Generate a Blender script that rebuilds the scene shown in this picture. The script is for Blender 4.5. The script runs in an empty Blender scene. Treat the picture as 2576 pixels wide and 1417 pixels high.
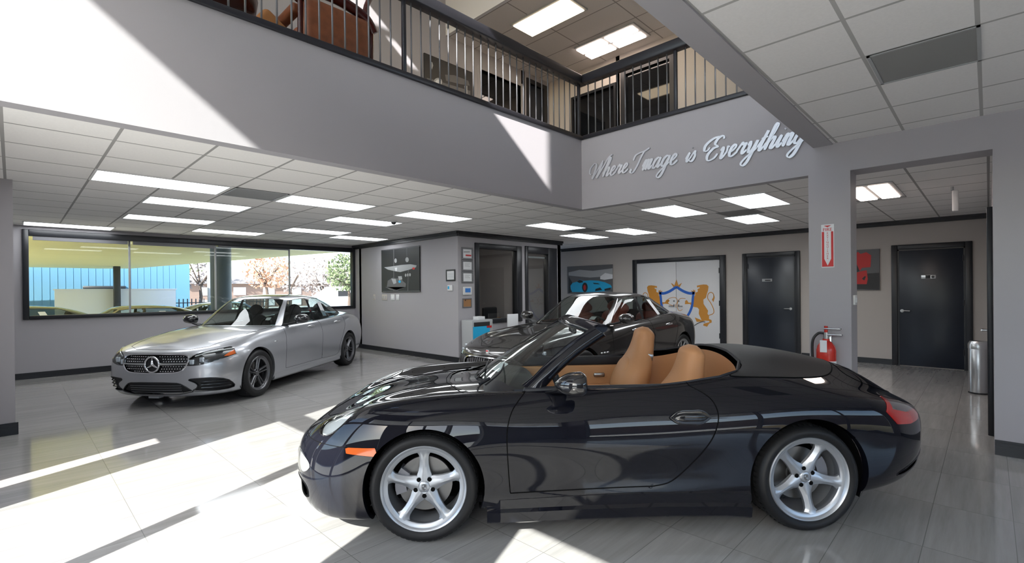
import bpy, bmesh, math, random
import numpy as np
from mathutils import Vector, Matrix
random.seed(7)
SC = bpy.context.scene
COL = SC.collection
R = math.radians
# ------------------------------------------------------------------ materials
def mat(name, col=(.5,.5,.5), rough=.5, metal=0., spec=.5, coat=0., coatr=.03, emit=None, es=0., noise=None, bump=None):
    m = bpy.data.materials.new(name); m.use_nodes = True
    nt = m.node_tree; b = nt.nodes['Principled BSDF']
    b.inputs['Base Color'].default_value = (*col, 1)
    b.inputs['Roughness'].default_value = rough
    b.inputs['Metallic'].default_value = metal
    b.inputs['Specular IOR Level'].default_value = spec
    b.inputs['Coat Weight'].default_value = coat
    b.inputs['Coat Roughness'].default_value = coatr
    if emit:
        b.inputs['Emission Color'].default_value = (*emit, 1)
        b.inputs['Emission Strength'].default_value = es
    tc = nt.nodes.new('ShaderNodeTexCoord')
    if noise:      # (scale, amount[, stretch])
        mp = nt.nodes.new('ShaderNodeMapping'); nt.links.new(tc.outputs['Object'], mp.inputs[0])
        if len(noise) > 2: mp.inputs['Scale'].default_value = noise[2]
        n = nt.nodes.new('ShaderNodeTexNoise'); n.inputs['Scale'].default_value = noise[0]; n.inputs['Detail'].default_value = 5
        nt.links.new(mp.outputs[0], n.inputs['Vector'])
        r = nt.nodes.new('ShaderNodeMapRange'); r.inputs['To Min'].default_value = 1-noise[1]; r.inputs['To Max'].default_value = 1+noise[1]
        nt.links.new(n.outputs['Fac'], r.inputs['Value'])
        v = nt.nodes.new('ShaderNodeVectorMath'); v.operation = 'SCALE'; v.inputs[0].default_value = col
        nt.links.new(r.outputs[0], v.inputs['Scale']); nt.links.new(v.outputs[0], b.inputs['Base Color'])
    if bump:
        n2 = nt.nodes.new('ShaderNodeTexNoise'); n2.inputs['Scale'].default_value = bump[0]; n2.inputs['Detail'].default_value = 3
        nt.links.new(tc.outputs['Object'], n2.inputs['Vector'])
        bp = nt.nodes.new('ShaderNodeBump'); bp.inputs['Strength'].default_value = bump[1]; bp.inputs['Distance'].default_value = .01
        nt.links.new(n2.outputs['Fac'], bp.inputs['Height']); nt.links.new(bp.outputs[0], b.inputs['Normal'])
    return m
def glass(name, tint=(.9,.93,.92), refl=1.0):
    """thin window pane: tinted transparency under a fresnel reflection"""
    m = bpy.data.materials.new(name); m.use_nodes = True
    nt = m.node_tree; nt.nodes.clear()
    o = nt.nodes.new('ShaderNodeOutputMaterial'); mx = nt.nodes.new('ShaderNodeMixShader')
    t = nt.nodes.new('ShaderNodeBsdfTransparent'); t.inputs[0].default_value = (*tint, 1)
    g = nt.nodes.new('ShaderNodeBsdfGlossy'); g.inputs['Roughness'].default_value = .01
    g.inputs['Color'].default_value = (refl, refl, refl, 1)
    f = nt.nodes.new('ShaderNodeFresnel'); ge = nt.nodes.new('ShaderNodeNewGeometry'); mr = nt.nodes.new('ShaderNodeMapRange'); mr.inputs['To Min'].default_value = 1.5; mr.inputs['To Max'].default_value = 1/1.5   # same reflection from both sides of the pane
    nt.links.new(ge.outputs['Backfacing'], mr.inputs['Value']); nt.links.new(mr.outputs[0], f.inputs[0])
    nt.links.new(f.outputs[0], mx.inputs[0]); nt.links.new(t.outputs[0], mx.inputs[1]); nt.links.new(g.outputs[0], mx.inputs[2])
    nt.links.new(mx.outputs[0], o.inputs[0])
    return m
def grid_mat(name, base, line, px, py, ox, oy, w, rough, spec=.4, vary=.04, streak=None, speck=None, rn=None):
    """tiles in the object's xy plane with thin joints"""
    m = bpy.data.materials.new(name); m.use_nodes = True
    nt = m.node_tree; N = nt.nodes; L = nt.links; b = N['Principled BSDF']
    tc = N.new('ShaderNodeTexCoord'); sp = N.new('ShaderNodeSeparateXYZ'); L.new(tc.outputs['Object'], sp.inputs[0])
    def M(op, a, c=None):
        n = N.new('ShaderNodeMath'); n.operation = op
        for i, q in enumerate((a, c)):
            if q is None: continue
            if isinstance(q, (int, float)): n.inputs[i].default_value = q
            else: L.new(q, n.inputs[i])
        return n.outputs[0]
    ax = M('DIVIDE', M('SUBTRACT', sp.outputs[0], ox), px); ay = M('DIVIDE', M('SUBTRACT', sp.outputs[1], oy), py)
    lx = M('LESS_THAN', M('FRACT', ax), w/px); ly = M('LESS_THAN', M('FRACT', ay), w/py)
    ln = M('MAXIMUM', lx, ly)
    cb = N.new('ShaderNodeCombineXYZ'); L.new(M('FLOOR', ax), cb.inputs[0]); L.new(M('FLOOR', ay), cb.inputs[1])
    wn = N.new('ShaderNodeTexWhiteNoise'); wn.noise_dimensions = '2D'; L.new(cb.outputs[0], wn.inputs['Vector'])
    f = M('ADD', M('MULTIPLY', wn.outputs['Value'], 2*vary), 1-vary)
    if streak:
        mp = N.new('ShaderNodeMapping'); mp.inputs['Scale'].default_value = streak[0]; L.new(tc.outputs['Object'], mp.inputs[0])
        ad = N.new('ShaderNodeVectorMath'); ad.operation = 'ADD'; L.new(mp.outputs[0], ad.inputs[0])
        s2 = N.new('ShaderNodeVectorMath'); s2.operation = 'SCALE'; s2.inputs['Scale'].default_value = 7.3; L.new(wn.outputs['Color'], s2.inputs[0]); L.new(s2.outputs[0], ad.inputs[1])
        n = N.new('ShaderNodeTexNoise'); n.inputs['Scale'].default_value = 1; n.inputs['Detail'].default_value = 6; n.inputs['Roughness'].default_value = .65
        L.new(ad.outputs[0], n.inputs['Vector'])
        f = M('MULTIPLY', f, M('ADD', M('MULTIPLY', n.outputs['Fac'], 2*streak[1]), 1-streak[1]))
    if speck:
        n = N.new('ShaderNodeTexNoise'); n.inputs['Scale'].default_value = speck[0]; n.inputs['Detail'].default_value = 2; L.new(tc.outputs['Object'], n.inputs['Vector'])
        f = M('MULTIPLY', f, M('ADD', M('MULTIPLY', n.outputs['Fac'], 2*speck[1]), 1-speck[1]))
    v = N.new('ShaderNodeVectorMath'); v.operation = 'SCALE'; v.inputs[0].default_value = base; L.new(f, v.inputs['Scale'])
    mx = N.new('ShaderNodeMix'); mx.data_type = 'RGBA'; L.new(ln, mx.inputs[0]); L.new(v.outputs[0], mx.inputs[6]); mx.inputs[7].default_value = (*line, 1)
    L.new(mx.outputs[2], b.inputs['Base Color']); b.inputs['Roughness'].default_value = rough; b.inputs['Specular IOR Level'].default_value = spec
    if rn:
        n = N.new('ShaderNodeTexNoise'); n.inputs['Scale'].default_value = 1.7; n.inputs['Detail'].default_value = 4; L.new(tc.outputs['Object'], n.inputs['Vector'])
        L.new(M('ADD', M('MULTIPLY', n.outputs['Fac'], rn), rough-rn/2), b.inputs['Roughness'])
    return m
MT = {}
MT['wall'] = mat('painted_wall', (.40,.385,.405), .55, spec=.25, bump=(220,.03))
MT['wallwarm'] = mat('painted_wall_beige', (.50,.46,.43), .6, spec=.25)
MT['white'] = mat('white_paint', (.72,.72,.74), .45)
MT['trim'] = mat('black_trim', (.015,.016,.020), .35)
MT['darkdoor'] = mat('black_door_paint', (.012,.017,.028), .3, noise=(3,.25))
MT['rail'] = mat('black_rail', (.02,.02,.026), .35)
MT['baluster'] = mat('grey_satin_bar', (.16,.16,.17), .3, metal=.6)
MT['ceil'] = grid_mat('ceiling_tiles', (.86,.84,.82), (.36,.35,.34), .61, .61, .555, 6.085, .022, .8, .1, .015, speck=(60,.05))
MT['ceil2'] = grid_mat('ceiling_tiles_front', (.82,.80,.79), (.45,.44,.43), .61, .53, 3.19, .555, .022, .8, .1, .015, speck=(60,.05))
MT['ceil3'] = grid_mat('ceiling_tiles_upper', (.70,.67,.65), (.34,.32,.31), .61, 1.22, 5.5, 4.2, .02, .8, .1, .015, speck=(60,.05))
MT['floor'] = grid_mat('floor_tiles', (.34,.33,.32), (.185,.18,.175), .745, .372, .535, 1.385, .0038, .085, .8, .04, streak=((1.3,20,1),.34), rn=.05)
MT['panel'] = mat('light_diffuser', (.9,.9,.9), .5, emit=(.93,.97,1.), es=6.5)
MT['panelwarm'] = mat('light_diffuser_warm', (.9,.85,.75), .5, emit=(1.,.80,.55), es=6)
MT['panelpink'] = mat('light_tubes_warm', (.9,.85,.8), .5, emit=(1.,.82,.72), es=9)
MT['officefill']=mat('office_fill_glow',(.9,.9,.9),.5,emit=(1.,.92,.82),es=3.0)  # glow of the added office fill panel
MT['vent'] = mat('grey_vent', (.26,.26,.255), .6)
MT['chrome'] = mat('chrome', (.8,.81,.83), .08, metal=1)
MT['steel'] = mat('brushed_steel', (.55,.56,.57), .28, metal=1)
MT['letters'] = mat('polished_letter_metal', (.66,.68,.72), .42, metal=.65)
MT['winglass'] = glass('window_glass', (.96,.98,.97), .45)
MT['intglass'] = glass('office_glass', (.9,.92,.92), 1)
MT['carpet'] = mat('upper_carpet', (.42,.38,.34), .9)
MT['cabinet'] = mat('grey_cabinet', (.40,.41,.42), .45)
MT['darkglass'] = mat('dark_glazing', (.006,.007,.009), .04)
MT['red'] = mat('red_enamel', (.55,.03,.02), .25)
MT['rubber'] = mat('black_rubber', (.012,.012,.013), .6)
MT['plasticw'] = mat('white_plastic', (.7,.7,.7), .4)
MT['plasticb'] = mat('black_plastic', (.015,.015,.017), .4)
MT['paper'] = mat('paper', (.75,.76,.78), .7)
MT['greyframe'] = mat('grey_frame', (.14,.14,.15), .4)
MT['gold'] = mat('gold_print', (.60,.26,.035), .5)
MT['blue'] = mat('blue_print', (.02,.13,.55), .45)
MT['bluescreen'] = mat('blue_screen', (.01,.03,.1), .3, emit=(.05,.22,.6), es=.35)
MT['cyan'] = mat('cyan_print', (.02,.42,.74), .45)
MT['ink'] = mat('dark_print', (.02,.02,.022), .5)
MT['greyprint'] = mat('grey_print', (.12,.12,.125), .5)
MT['lightprint'] = mat('light_grey_print', (.38,.39,.40), .5)
MT['redprint'] = mat('red_print', (.55,.02,.02), .5)
MT['wood'] = mat('tan_wood', (.34,.17,.07), .5, noise=(6,.2,(1,8,1)))
# ------------------------------------------------------------------ mesh builder (everything in one object; coordinates of the world or of a root)
class B:
    def __init__(s): s.v=[]; s.f=[]; s.sm=[]
    def add(s, vs, fs, smooth=False):
        o=len(s.v); s.v+= [tuple(p) for p in vs]; s.f+=[tuple(o+i for i in f) for f in fs]; s.sm+=[smooth]*len(fs); return s
    def box(s, x0,x1,y0,y1,z0,z1):
        return s.add([(x0,y0,z0),(x1,y0,z0),(x1,y1,z0),(x0,y1,z0),(x0,y0,z1),(x1,y0,z1),(x1,y1,z1),(x0,y1,z1)],
            [(0,3,2,1),(4,5,6,7),(0,1,5,4),(1,2,6,5),(2,3,7,6),(3,0,4,7)])
    def obox(s, M, hx,hy,hz):
        b=B().box(-hx,hx,-hy,hy,-hz,hz); return s.add([M@Vector(p) for p in b.v], b.f)
    def rbox(s, x0,x1,y0,y1,z0,z1,r=.01,n=3):
        """box with rounded edges"""
        bm=bmesh.new(); bmesh.ops.create_cube(bm,size=1)
        bmesh.ops.scale(bm,vec=(x1-x0,y1-y0,z1-z0),verts=bm.verts); bmesh.ops.translate(bm,vec=((x0+x1)/2,(y0+y1)/2,(z0+z1)/2),verts=bm.verts)
        bmesh.ops.bevel(bm,geom=bm.edges[:],offset=min(r,.45*min(abs(x1-x0),abs(y1-y0),abs(z1-z0))),segments=n,profile=.5,affect='EDGES')
        bm.verts.index_update(); s.add([v.co[:] for v in bm.verts],[[v.index for v in f.verts] for f in bm.faces],True); bm.free(); return s
    def lathe(s, prof, n=32, M=None, smooth=True, cap=True):
        """prof: (r,h) pairs turned about local z"""
        M=M or Matrix(); vs=[]; fs=[]; k=len(prof)
        for i in range(n):
            a=2*math.pi*i/n
            for r,h in prof: vs.append(M@Vector((r*math.cos(a),r*math.sin(a),h)))
        for i in range(n):
            j=(i+1)%n
            for q in range(k-1): fs.append((i*k+q,j*k+q,j*k+q+1,i*k+q+1))
        s.add(vs,fs,smooth)
        return s
    def cyl(s, p, q, r, n=16, r2=None, caps=True):
        p=Vector(p);q=Vector(q);d=q-p;M=Matrix.Translation(p)@d.to_track_quat('Z','Y').to_matrix().to_4x4(); h=d.length; r2=r if r2 is None else r2
        pr=[(r,0),(r2,h)]
        if caps: pr=[(0.0001,0)]+[(r,0)]+[(r2,h)]+[(0.0001,h)]
        vs=[];fs=[];k=len(pr)
        s.lathe([pr[0],pr[1]] if caps else pr,n,M,False) if caps else None
        if caps: s.lathe([pr[2],pr[3]],n,M,False); s.lathe([pr[1],pr[2]],n,M,True)
        else: s.lathe(pr,n,M,True)
        return s
    def tube(s, pts, r, n=8, closed=False, rs=None):
        P=[Vector(p) for p in pts]; m=len(P); vs=[];fs=[]
        up=None
        for i,p in enumerate(P):
            if closed: d=P[(i+1)%m]-P[i-1]
            else: d=P[min(i+1,m-1)]-P[max(i-1,0)]
            if d.length<1e-9: d=Vector((0,0,1))
            d.normalize()
            if up is None: up=d.orthogonal().normalized()
            up=(up-d*up.dot(d)); 
            if up.length<1e-6: up=d.orthogonal()
            up.normalize(); w=d.cross(up); rr=rs[i] if rs else r
            for k in range(n):
                a=2*math.pi*k/n; vs.append(p+(up*math.cos(a)+w*math.sin(a))*rr)
        for i in range(m if closed else m-1):
            j=(i+1)%m
            for k in range(n): fs.append((i*n+k,i*n+(k+1)%n,j*n+(k+1)%n,j*n+k))
        if not closed: fs+= [tuple(range(n))[::-1], tuple((m-1)*n+k for k in range(n))]
        return s.add(vs,fs,True)
    def prism(s, poly, M, h):
        """2D polygon extruded by h along local z of M"""
        n=len(poly); vs=[M@Vector((x,y,0)) for x,y in poly]+[M@Vector((x,y,h)) for x,y in poly]
        return s.add(vs,[tuple(range(n))[::-1],tuple(range(n,2*n))]+[(i,(i+1)%n,n+(i+1)%n,n+i) for i in range(n)])
    def quad(s,a,b,c,d): return s.add([a,b,c,d],[(0,1,2,3)])
    def build(s, name, m, parent=None, world=True):
        me=bpy.data.meshes.new(name)
        vs=s.v
        if parent is not None and world:
            Mi=wm(parent).inverted(); vs=[(Mi@Vector(p))[:] for p in s.v]
        me.from_pydata(vs,[],s.f); me.polygons.foreach_set('use_smooth',s.sm)
        for q in (m if isinstance(m,(list,tuple)) else [m]): me.materials.append(MT[q] if isinstance(q,str) else q)
        me.update()
        bm=bmesh.new(); bm.from_mesh(me); bmesh.ops.recalc_face_normals(bm,faces=bm.faces); bm.to_mesh(me); bm.free()
        if any(s.sm): me.set_sharp_from_angle(angle=R(50))
        o=bpy.data.objects.new(name,me); COL.objects.link(o)
        if parent is not None: o.parent=parent
        return o
def wm(o):
    M=o.matrix_basis.copy()
    while o.parent is not None: o=o.parent; M=o.matrix_basis@M
    return M
def thing(name,label,cat,loc=(0,0,0),rz=0,group=None,scale=1):
    o=bpy.data.objects.new(name,None); COL.objects.link(o); o.empty_display_size=.1
    o.location=loc; o.rotation_euler=(0,0,rz); o.scale=(scale,)*3; o['label']=label; o['category']=cat
    if group:o['group']=group
    return o
def tag(o,label,cat,group=None,kind=None):
    o['label']=label; o['category']=cat
    if group:o['group']=group
    if kind:o['kind']=kind
    return o
def struct(o,label=None,cat=None):
    o['kind']='structure'
    if label:o['label']=label
    if cat:o['category']=cat
    return o
def sroot(name,label,cat,loc=(0,0,0)):
    return struct(thing(name,label,cat,loc))
def dup(root,loc,rz=None,label=None,group=None):
    def cp(o,par):
        c=o.copy(); COL.objects.link(c); c.parent=par
        for ch in KIDS.get(o.name) or [x for x in o.children]: cp(ch,c)
        return c
    r=cp(root,None); r.location=loc
    if rz is not None:r.rotation_euler=(0,0,rz)
    if label:r['label']=label
    if group:r['group']=group
    return r
KIDS={}
def wallbox(axis,c,t,u0,u1,z0,z1,holes=()):
    """wall slab on axis=c..c+t spanning u and z, with rectangular openings (u0,u1,z0,z1)"""
    b=B(); us=sorted({u0,u1,*[h[0] for h in holes],*[h[1] for h in holes]}); zs=sorted({z0,z1,*[h[2] for h in holes],*[h[3] for h in holes]})
    us=[u for u in us if u0<=u<=u1]; zs=[z for z in zs if z0<=z<=z1]
    for i in range(len(us)-1):
        run=None
        for j in range(len(zs)-1):
            um=(us[i]+us[i+1])/2; zm=(zs[j]+zs[j+1])/2
            solid=not any(h[0]<um<h[1] and h[2]<zm<h[3] for h in holes)
            if solid:
                if run is None: run=zs[j]
            if run is not None and (not solid or j==len(zs)-2):
                e=zs[j+1] if solid else zs[j]
                if axis=='x': b.box(c,c+t,us[i],us[i+1],run,e)
                else: b.box(us[i],us[i+1],c,c+t,run,e)
                run=None
    return b
# fitted camera of the photograph (world: x to the right rear, y to the left rear, z up)
CAM_H,CF,CP,CR,CY,CCY=1.445,1227.375,-.0027,-.0101,-.0116,25.277
ZC,BF,AF,AO,BO,BW,AB,ZR,ZOP,ZF=2.646,4.276,5.868,6.243,7.611,11.838,11.332,3.64,2.612,2.912
Y2,X2,ZU=6.9,8.3,6.0
XG=-.6
NEAR=[(-.3,1.5,.1,2.8),(1.6,3.4,.1,2.8),(3.5,5.3,.1,2.8)]  # unseen openings added to bring daylight to the right ceiling
# ------------------------------------------------------------------ pixel of the photograph -> point on a plane of the room
_a=math.pi/4+CY
_f=Vector((math.cos(_a),math.sin(_a),0)); _r=Vector((math.sin(_a),-math.cos(_a),0)); _u=Vector((0,0,1))
_f,_u=_f*math.cos(CP)+_u*math.sin(CP), _u*math.cos(CP)-_f*math.sin(CP)
_r,_u=_r*math.cos(CR)+_u*math.sin(CR), _u*math.cos(CR)-_r*math.sin(CR)
CAMP=Vector((0,0,CAM_H))
def at(u,v,ax,val):
    d=_f+_r*((u-1288)/CF)+_u*((708.5+CCY-v)/CF); i='xyz'.index(ax)
    return CAMP+d*((val-CAMP[i])/d[i])
# ------------------------------------------------------------------ room shell
struct(B().box(XG-.1,AB+.2,-3.1,BW+.12,-.12,0).build('floor','floor'),'polished grey stone tile floor of the showroom','floor')
b=B().box(XG,8.9,BF+.02,BW,ZC,ZC+.02); b.box(AF+.02,AB,1.0,BF+.02,ZC,ZC+.02); b.box(8.9,AB,BF+.02,BW,ZC,ZC+.02); b.box(AF+.3,AB,-.03,1.0,ZC,ZC+.02)
struct(b.build('ceiling','ceil'),'white tiled ceiling under the upper floor','ceiling')
struct(B().box(XG,AF,-3,1.16,ZF,ZF+.02).build('ceiling_front','ceil2'),'white tiled ceiling over the right front','ceiling')
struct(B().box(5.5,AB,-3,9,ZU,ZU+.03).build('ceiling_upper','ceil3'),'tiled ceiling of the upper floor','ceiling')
sl=wallbox('y',0,1,XG-.1,5.5,-3.1,9,[(.59,.89,5.17,5.41),(.42,.95,5.43,5.67)]); sl.v=[(x,z,8.2+.1*y) for x,y,z in sl.v]  # unseen roof slots added to throw sun patches on the upper wall
struct(sl.box(5.44,5.5,-3.1,9,ZU,8.2).build('ceiling_high','white'),'plain high ceiling over the atrium','ceiling')
struct(wallbox('y',BF,.13,XG,AF+.13,2.626,ZR).build('wall_left_fascia','wall'),'grey fascia under the long balcony railing','wall')
struct(wallbox('x',AF,.13,1.354,BF,2.622,ZR).build('wall_rear_fascia','wall'),'grey fascia carrying the script lettering','wall')
struct(wallbox('x',AF,.30,-3,1.354,0,ZR,[(-.03,.985,-1,ZOP)]).build('wall_right','wall'),'grey wall with pillar and passage opening','wall')
M=Matrix.Rotation(R(1.0),4,'Z')
struct(B().box(XG-.1,AF+.1,1.075,1.25,ZF-.012,ZR).build('trim_1','wall'),'beam along the edge of the right ceiling','beam').rotation_euler=(0,0,R(.55))
struct(B().box(XG,AB,BF+.13,BW,ZR-.06,ZR-.02).box(AF+.13,AB,-3,BF+.13,ZR-.06,ZR-.02).box(XG,AF+.13,-3,1.1,ZR-.06,ZR-.02).build('floor_upper','carpet'),'upper floor slab','floor')
# lower walls
struct(wallbox('x',AB,.15,-.5,BW,0,ZC).build('wall_rear','wallwarm'),'beige grey rear wall with the black doors','wall')
struct(wallbox('y',BW,.12,XG,AO+.2,0,ZC+.03,[(.15,6.2,1.05,2.52)]).build('wall_window','wall'),'grey wall with the long window','wall')
struct(wallbox('x',AO,.12,BO+.12,BW,0,ZC).build('wall_office_side','wall'),'grey office wall with the dark canvas','wall')
struct(wallbox('y',BO,.12,AO,9.53,0,ZC,[(6.74,8.05,.80,2.38),(8.29,9.08,-1,2.36)]).build('wall_office_front','wall'),'grey office wall with glazed window and door','wall')
struct(wallbox('x',9.41,.12,BO,BW,0,ZC).build('wall_office_end','wall'))
struct(wallbox('y',BW-.35,.1,AO,9.5,0,ZC).build('wall_office_rear','wallwarm'),'brown grey wall inside the office','wall')
struct(B().box(XG,.009,7.24,7.6,0,ZC).build('wall_left_pillar','wall'),'grey pillar at the left edge','pillar')
struct(wallbox('y',-3.1,.1,XG-.1,AF+.3,0,8.2,NEAR).build('wall_near','wall'))
struct(wallbox('y',-.13,.10,AF+.3,AB,0,ZC).build('wall_passage','wall'),'grey passage wall at the far right','wall')
# front of the building: glazing behind the camera
FRONT=[(-.90,-.36,.06,2.155),(-.32,.18,.06,2.155),(.22,.87,.06,2.155),(1.80,3.10,.04,2.08),(3.215,4.575,.04,2.08),(3.33,4.5,2.27,4.37),(4.5,4.9,3.2,4.37),(3.29,3.77,4.75,4.80),(5.06,5.30,.02,1.25),(1.83,2.78,7.17,8.1),(-2.9,.1,4.85,7.1),(.2,3.2,4.85,7.1),(3.3,4.95,4.85,7.1),(5.2,7.1,4.85,7.1),(-2.9,-1.0,2.20,2.88),(-.95,.85,2.20,2.88),(.9,2.9,2.20,2.88)]  # openings shaped to cast sun patches; high and transom rows added for fill

struct(wallbox('x',XG-.06,.06,-3.1,BW+.1,0,8.2,FRONT).build('wall_front','wall'),'front wall with shop windows','wall')
struct(B().box(XG-3.9,XG-.06,-8,9,7.115,7.165).build('sun_block_front','white'),'unseen flat slab added to keep sun off the high front glazing','canopy')  # unseen slab added to block sun from the high glazing
struct(B().box(XG-1.08,XG-.06,-6,2.9,2.93,2.98).box(XG-.06,6.5,-4.9,-3.11,2.93,2.98).build('sun_block_side','white'),'unseen narrow slabs added to shade the transom and near windows','canopy')  # unseen slabs added so only skylight enters the transom and near windows
for i,h in enumerate(NEAR):
    w=sroot('window_%d'%(i+30),'unseen window added to the near wall for daylight','window',(h[0],-3.1,h[2]))
    B().box(h[0],h[1],-3.06,-3.055,h[2],h[3]).build('pane','winglass',w)
for i,h in enumerate(FRONT[:7]+FRONT[10:]):
    if i+3>4: i+=9
    w=sroot('window_%d'%(i+3),'unseen shop window in the front wall, shaped for incoming light','window',(XG,h[0],h[2]))
    B().box(XG-.035,XG-.03,h[0],h[1],h[2],h[3]).build('pane','winglass',w)
# upper floor walls
struct(wallbox('y',Y2,.12,XG,X2+.1,ZR-.04,8.2,[(6.24,7.38,3.9,5.66),(7.62,8.12,-1,5.8)]).build('wall_upper_left','wall'),'grey upper floor wall with picture and office window','wall')
struct(wallbox('x',X2,.12,-3,Y2,ZR-.04,ZU,[(5.25,6.24,3.9,5.45),(4.05,5.02,-1,5.58)]).build('wall_upper_rear','wallwarm'),'upper floor wall with dark door and window','wall')
struct(B().box(7.4,7.5,Y2,9,ZR,ZU).box(5.5,9.5,8.9,9,ZR,ZU).box(X2,X2+.1,Y2,9,ZR,ZU).box(X2+2,X2+2.1,-3,Y2,ZR,ZU).box(X2,X2+2,5.12,5.2,ZR,ZU).build('wall_upper_office','greyframe'))
struct(wallbox('y',2.45,.1,7.2,X2,ZR-.04,ZU).build('wall_upper_side','wallwarm'))
# baseboards, crown mouldings
def strip(name,ax,c,t,u0,u1,z0,z1,label):
    b=B()
    steps=[(0,.55*t,z0,z1),(0,t,z0,z0+.62*(z1-z0)),(0,.8*t,z0,z0+.85*(z1-z0))] if z0<1 else [(0,t,z0+.45*(z1-z0),z1),(0,.6*t,z0,z1)]
    for a,q,za,zb in steps:
        lo,hi=sorted((c,c-q))
        if ax=='x': b.box(lo,hi,u0,u1,za,zb)
        else: b.box(u0,u1,lo,hi,za,zb)
    struct(b.build(name,'trim'),label,'trim')
strip('baseboard_window','y',BW,.02,XG,AO,0,.105,'black baseboard under the long window')
strip('baseboard_office','x',AO,.02,BO-.02,BW,0,.105,'black baseboard under the dark canvas')
strip('baseboard_rear','x',AB,.02,-.03,.20,0,.10,'black baseboard right of the far right door')
strip('baseboard_rear_middle','x',AB,.02,1.27,2.76,0,.10,'black baseboard left of the far right door')
strip('baseboard_rear_left','x',AB,.02,3.92,4.26,0,.10,'black baseboard between the double door and black door')
strip('baseboard_right','x',AF,.02,-3,-.03,0,.125,'black baseboard at the right edge')
strip('baseboard_left','y',7.24,.02,XG,.03,0,.125,'black baseboard of the left pillar')
strip('trim_2','x',AO,.07,BO-.05,BW,ZC-.10,ZC,'dark crown moulding above the dark canvas')
strip('trim_3','y',BO,.07,AO-.05,9.56,ZC-.10,ZC,'black crown moulding above the office window')
strip('trim_4','x',AB,.06,-.03,9.0,ZC-.085,ZC,'black crown moulding of the rear wall')
# ------------------------------------------------------------------ long window in the left wall
w=sroot('window_1','long black framed window behind the silver sedan','window',(3.2,BW,1.05))
b=B()
for (x0,x1,z0,z1) in [(.20,6.17,2.47,2.58),(.20,6.17,1.02,1.085),(.12,.20,1.02,2.58),(6.17,6.26,1.02,2.58)]: b.rbox(x0,x1,BW-.04,BW+.10,z0,z1,.008,2)
b.build('frame','trim',w)
xs=[.2,1.585,3.05,4.60,6.17]
for i in range(4): B().box(xs[i]+.006,xs[i+1]-.006,BW+.05,BW+.056,1.085,2.47).build('pane','winglass',w)
for x in xs[1:4]: B().rbox(x-.016,x+.016,BW+.03,BW+.07,1.085,2.47,.006,2).build('mullion','lightprint',w)
for i in (0,1,2):
    t=B(); t.box(xs[i]+.05,xs[i+1]-.03,BW-.02,BW+.02,2.40 if i<2 else 2.44,2.47)
    t.build('blind_cassette','greyframe',w)
# ------------------------------------------------------------------ office window and door
w=sroot('window_2','black framed office window beside the stacked certificates','window',(7.4,BO,.8))
b=B()
for x0,x1,z0,z1 in [(6.69,6.80,.74,2.44),(7.93,8.10,.74,2.44),(6.80,7.93,2.33,2.44),(6.80,7.93,.74,.84)]: b.rbox(x0,x1,BO-.03,BO+.13,z0,z1,.008,2)
b.build('frame','trim',w); B().box(6.8,7.93,BO+.06,BO+.066,.84,2.33).build('pane','intglass',w)
w=sroot('door_4','black framed glass office door right of the office window','door',(8.7,BO,0))
b=B()
for x0,x1,z0,z1 in [(8.22,8.31,0,2.46),(9.03,9.36,0,2.46),(8.31,9.03,2.30,2.46)]: b.rbox(x0,x1,BO-.03,BO+.13,z0,z1,.008,2)
b.build('frame','trim',w); B().box(8.31,9.03,BO+.06,BO+.066,.0,2.3).build('pane','intglass',w); B().box(8.31,9.03,BO+.09,BO+.1,2.2,2.24).build('closer','lightprint',w)
# ------------------------------------------------------------------ black doors
def slab_door(n,label,y0,y1,zt,hinge,handle_y,plate,x=AB):
    w=sroot('door_%d'%n,label,'door',(x,(y0+y1)/2,0)); f=.09
    b=B()
    for a0,a1,z0,z1 in [(y0,y0+f,0,zt),(y1-f,y1,0,zt),(y0+f,y1-f,zt-f,zt)]:
        b.rbox(x-.035,x+.01,a0,a1,z0,z1,.008,2); 
    for a0,a1,z0,z1 in [(y0+f*.8,y0+f*1.25,0,zt-f*.8),(y1-f*1.25,y1-f*.8,0,zt-f*.8),(y0+f,y1-f,zt-f*1.25,zt-f*.8)]: b.box(x-.022,x,a0,a1,z0,z1)
    b.build('frame','trim',w)
    B().rbox(x-.018,x-.002,y0+f*1.2,y1-f*1.2,.012,zt-f*1.2,.004,2).build('leaf','darkdoor',w)
    s=1 if handle_y<(y0+y1)/2 else -1
    b=B(); b.cyl((x-.018,handle_y,1.0),(x-.03,handle_y,1.0),.028,16); b.cyl((x-.03,handle_y,1.0),(x-.07,handle_y,1.0),.011,10); b.tube([(x-.07,handle_y-.005*s,1.0),(x-.072,handle_y+.05*s,1.002),(x-.066,handle_y+.115*s,1.0)],.0095,8)
    b.build('handle','steel',w)
    hy=(y0+f*1.25) if hinge=='lo' else (y1-f*1.25)
    for z in (.3,1.15,1.92): B().cyl((x-.026,hy,z-.05),(x-.026,hy,z+.05),.009,8).build('hinge','trim',w)
    pm=plate
    b=B(); b.rbox(x-.024,x-.017,pm[0],pm[1],pm[2],pm[3],.003,2); b.build('sign_plate',pm[4],w)
    return w
d=slab_door(1,'black door right of the crest double door',2.77,3.905,2.20,'hi',2.95,(3.30,3.50,1.575,1.635,'lightprint'))
B().rbox(AB-.026,AB-.022,3.33,3.44,1.59,1.615,.002,1).build('sign_mark','trim',d)
d=slab_door(2,'black door at the end of the right passage',.193,1.281,2.20,'lo',1.13,(.66,.86,1.575,1.64,'steel'))
b=B(); b.rbox(AB-.028,AB-.023,.735,.80,1.58,1.635,.002,1); b.cyl((AB-.0285,.70,1.605),(AB-.024,.70,1.605),.022,12); b.build('sign_mark','trim',d)
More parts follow.
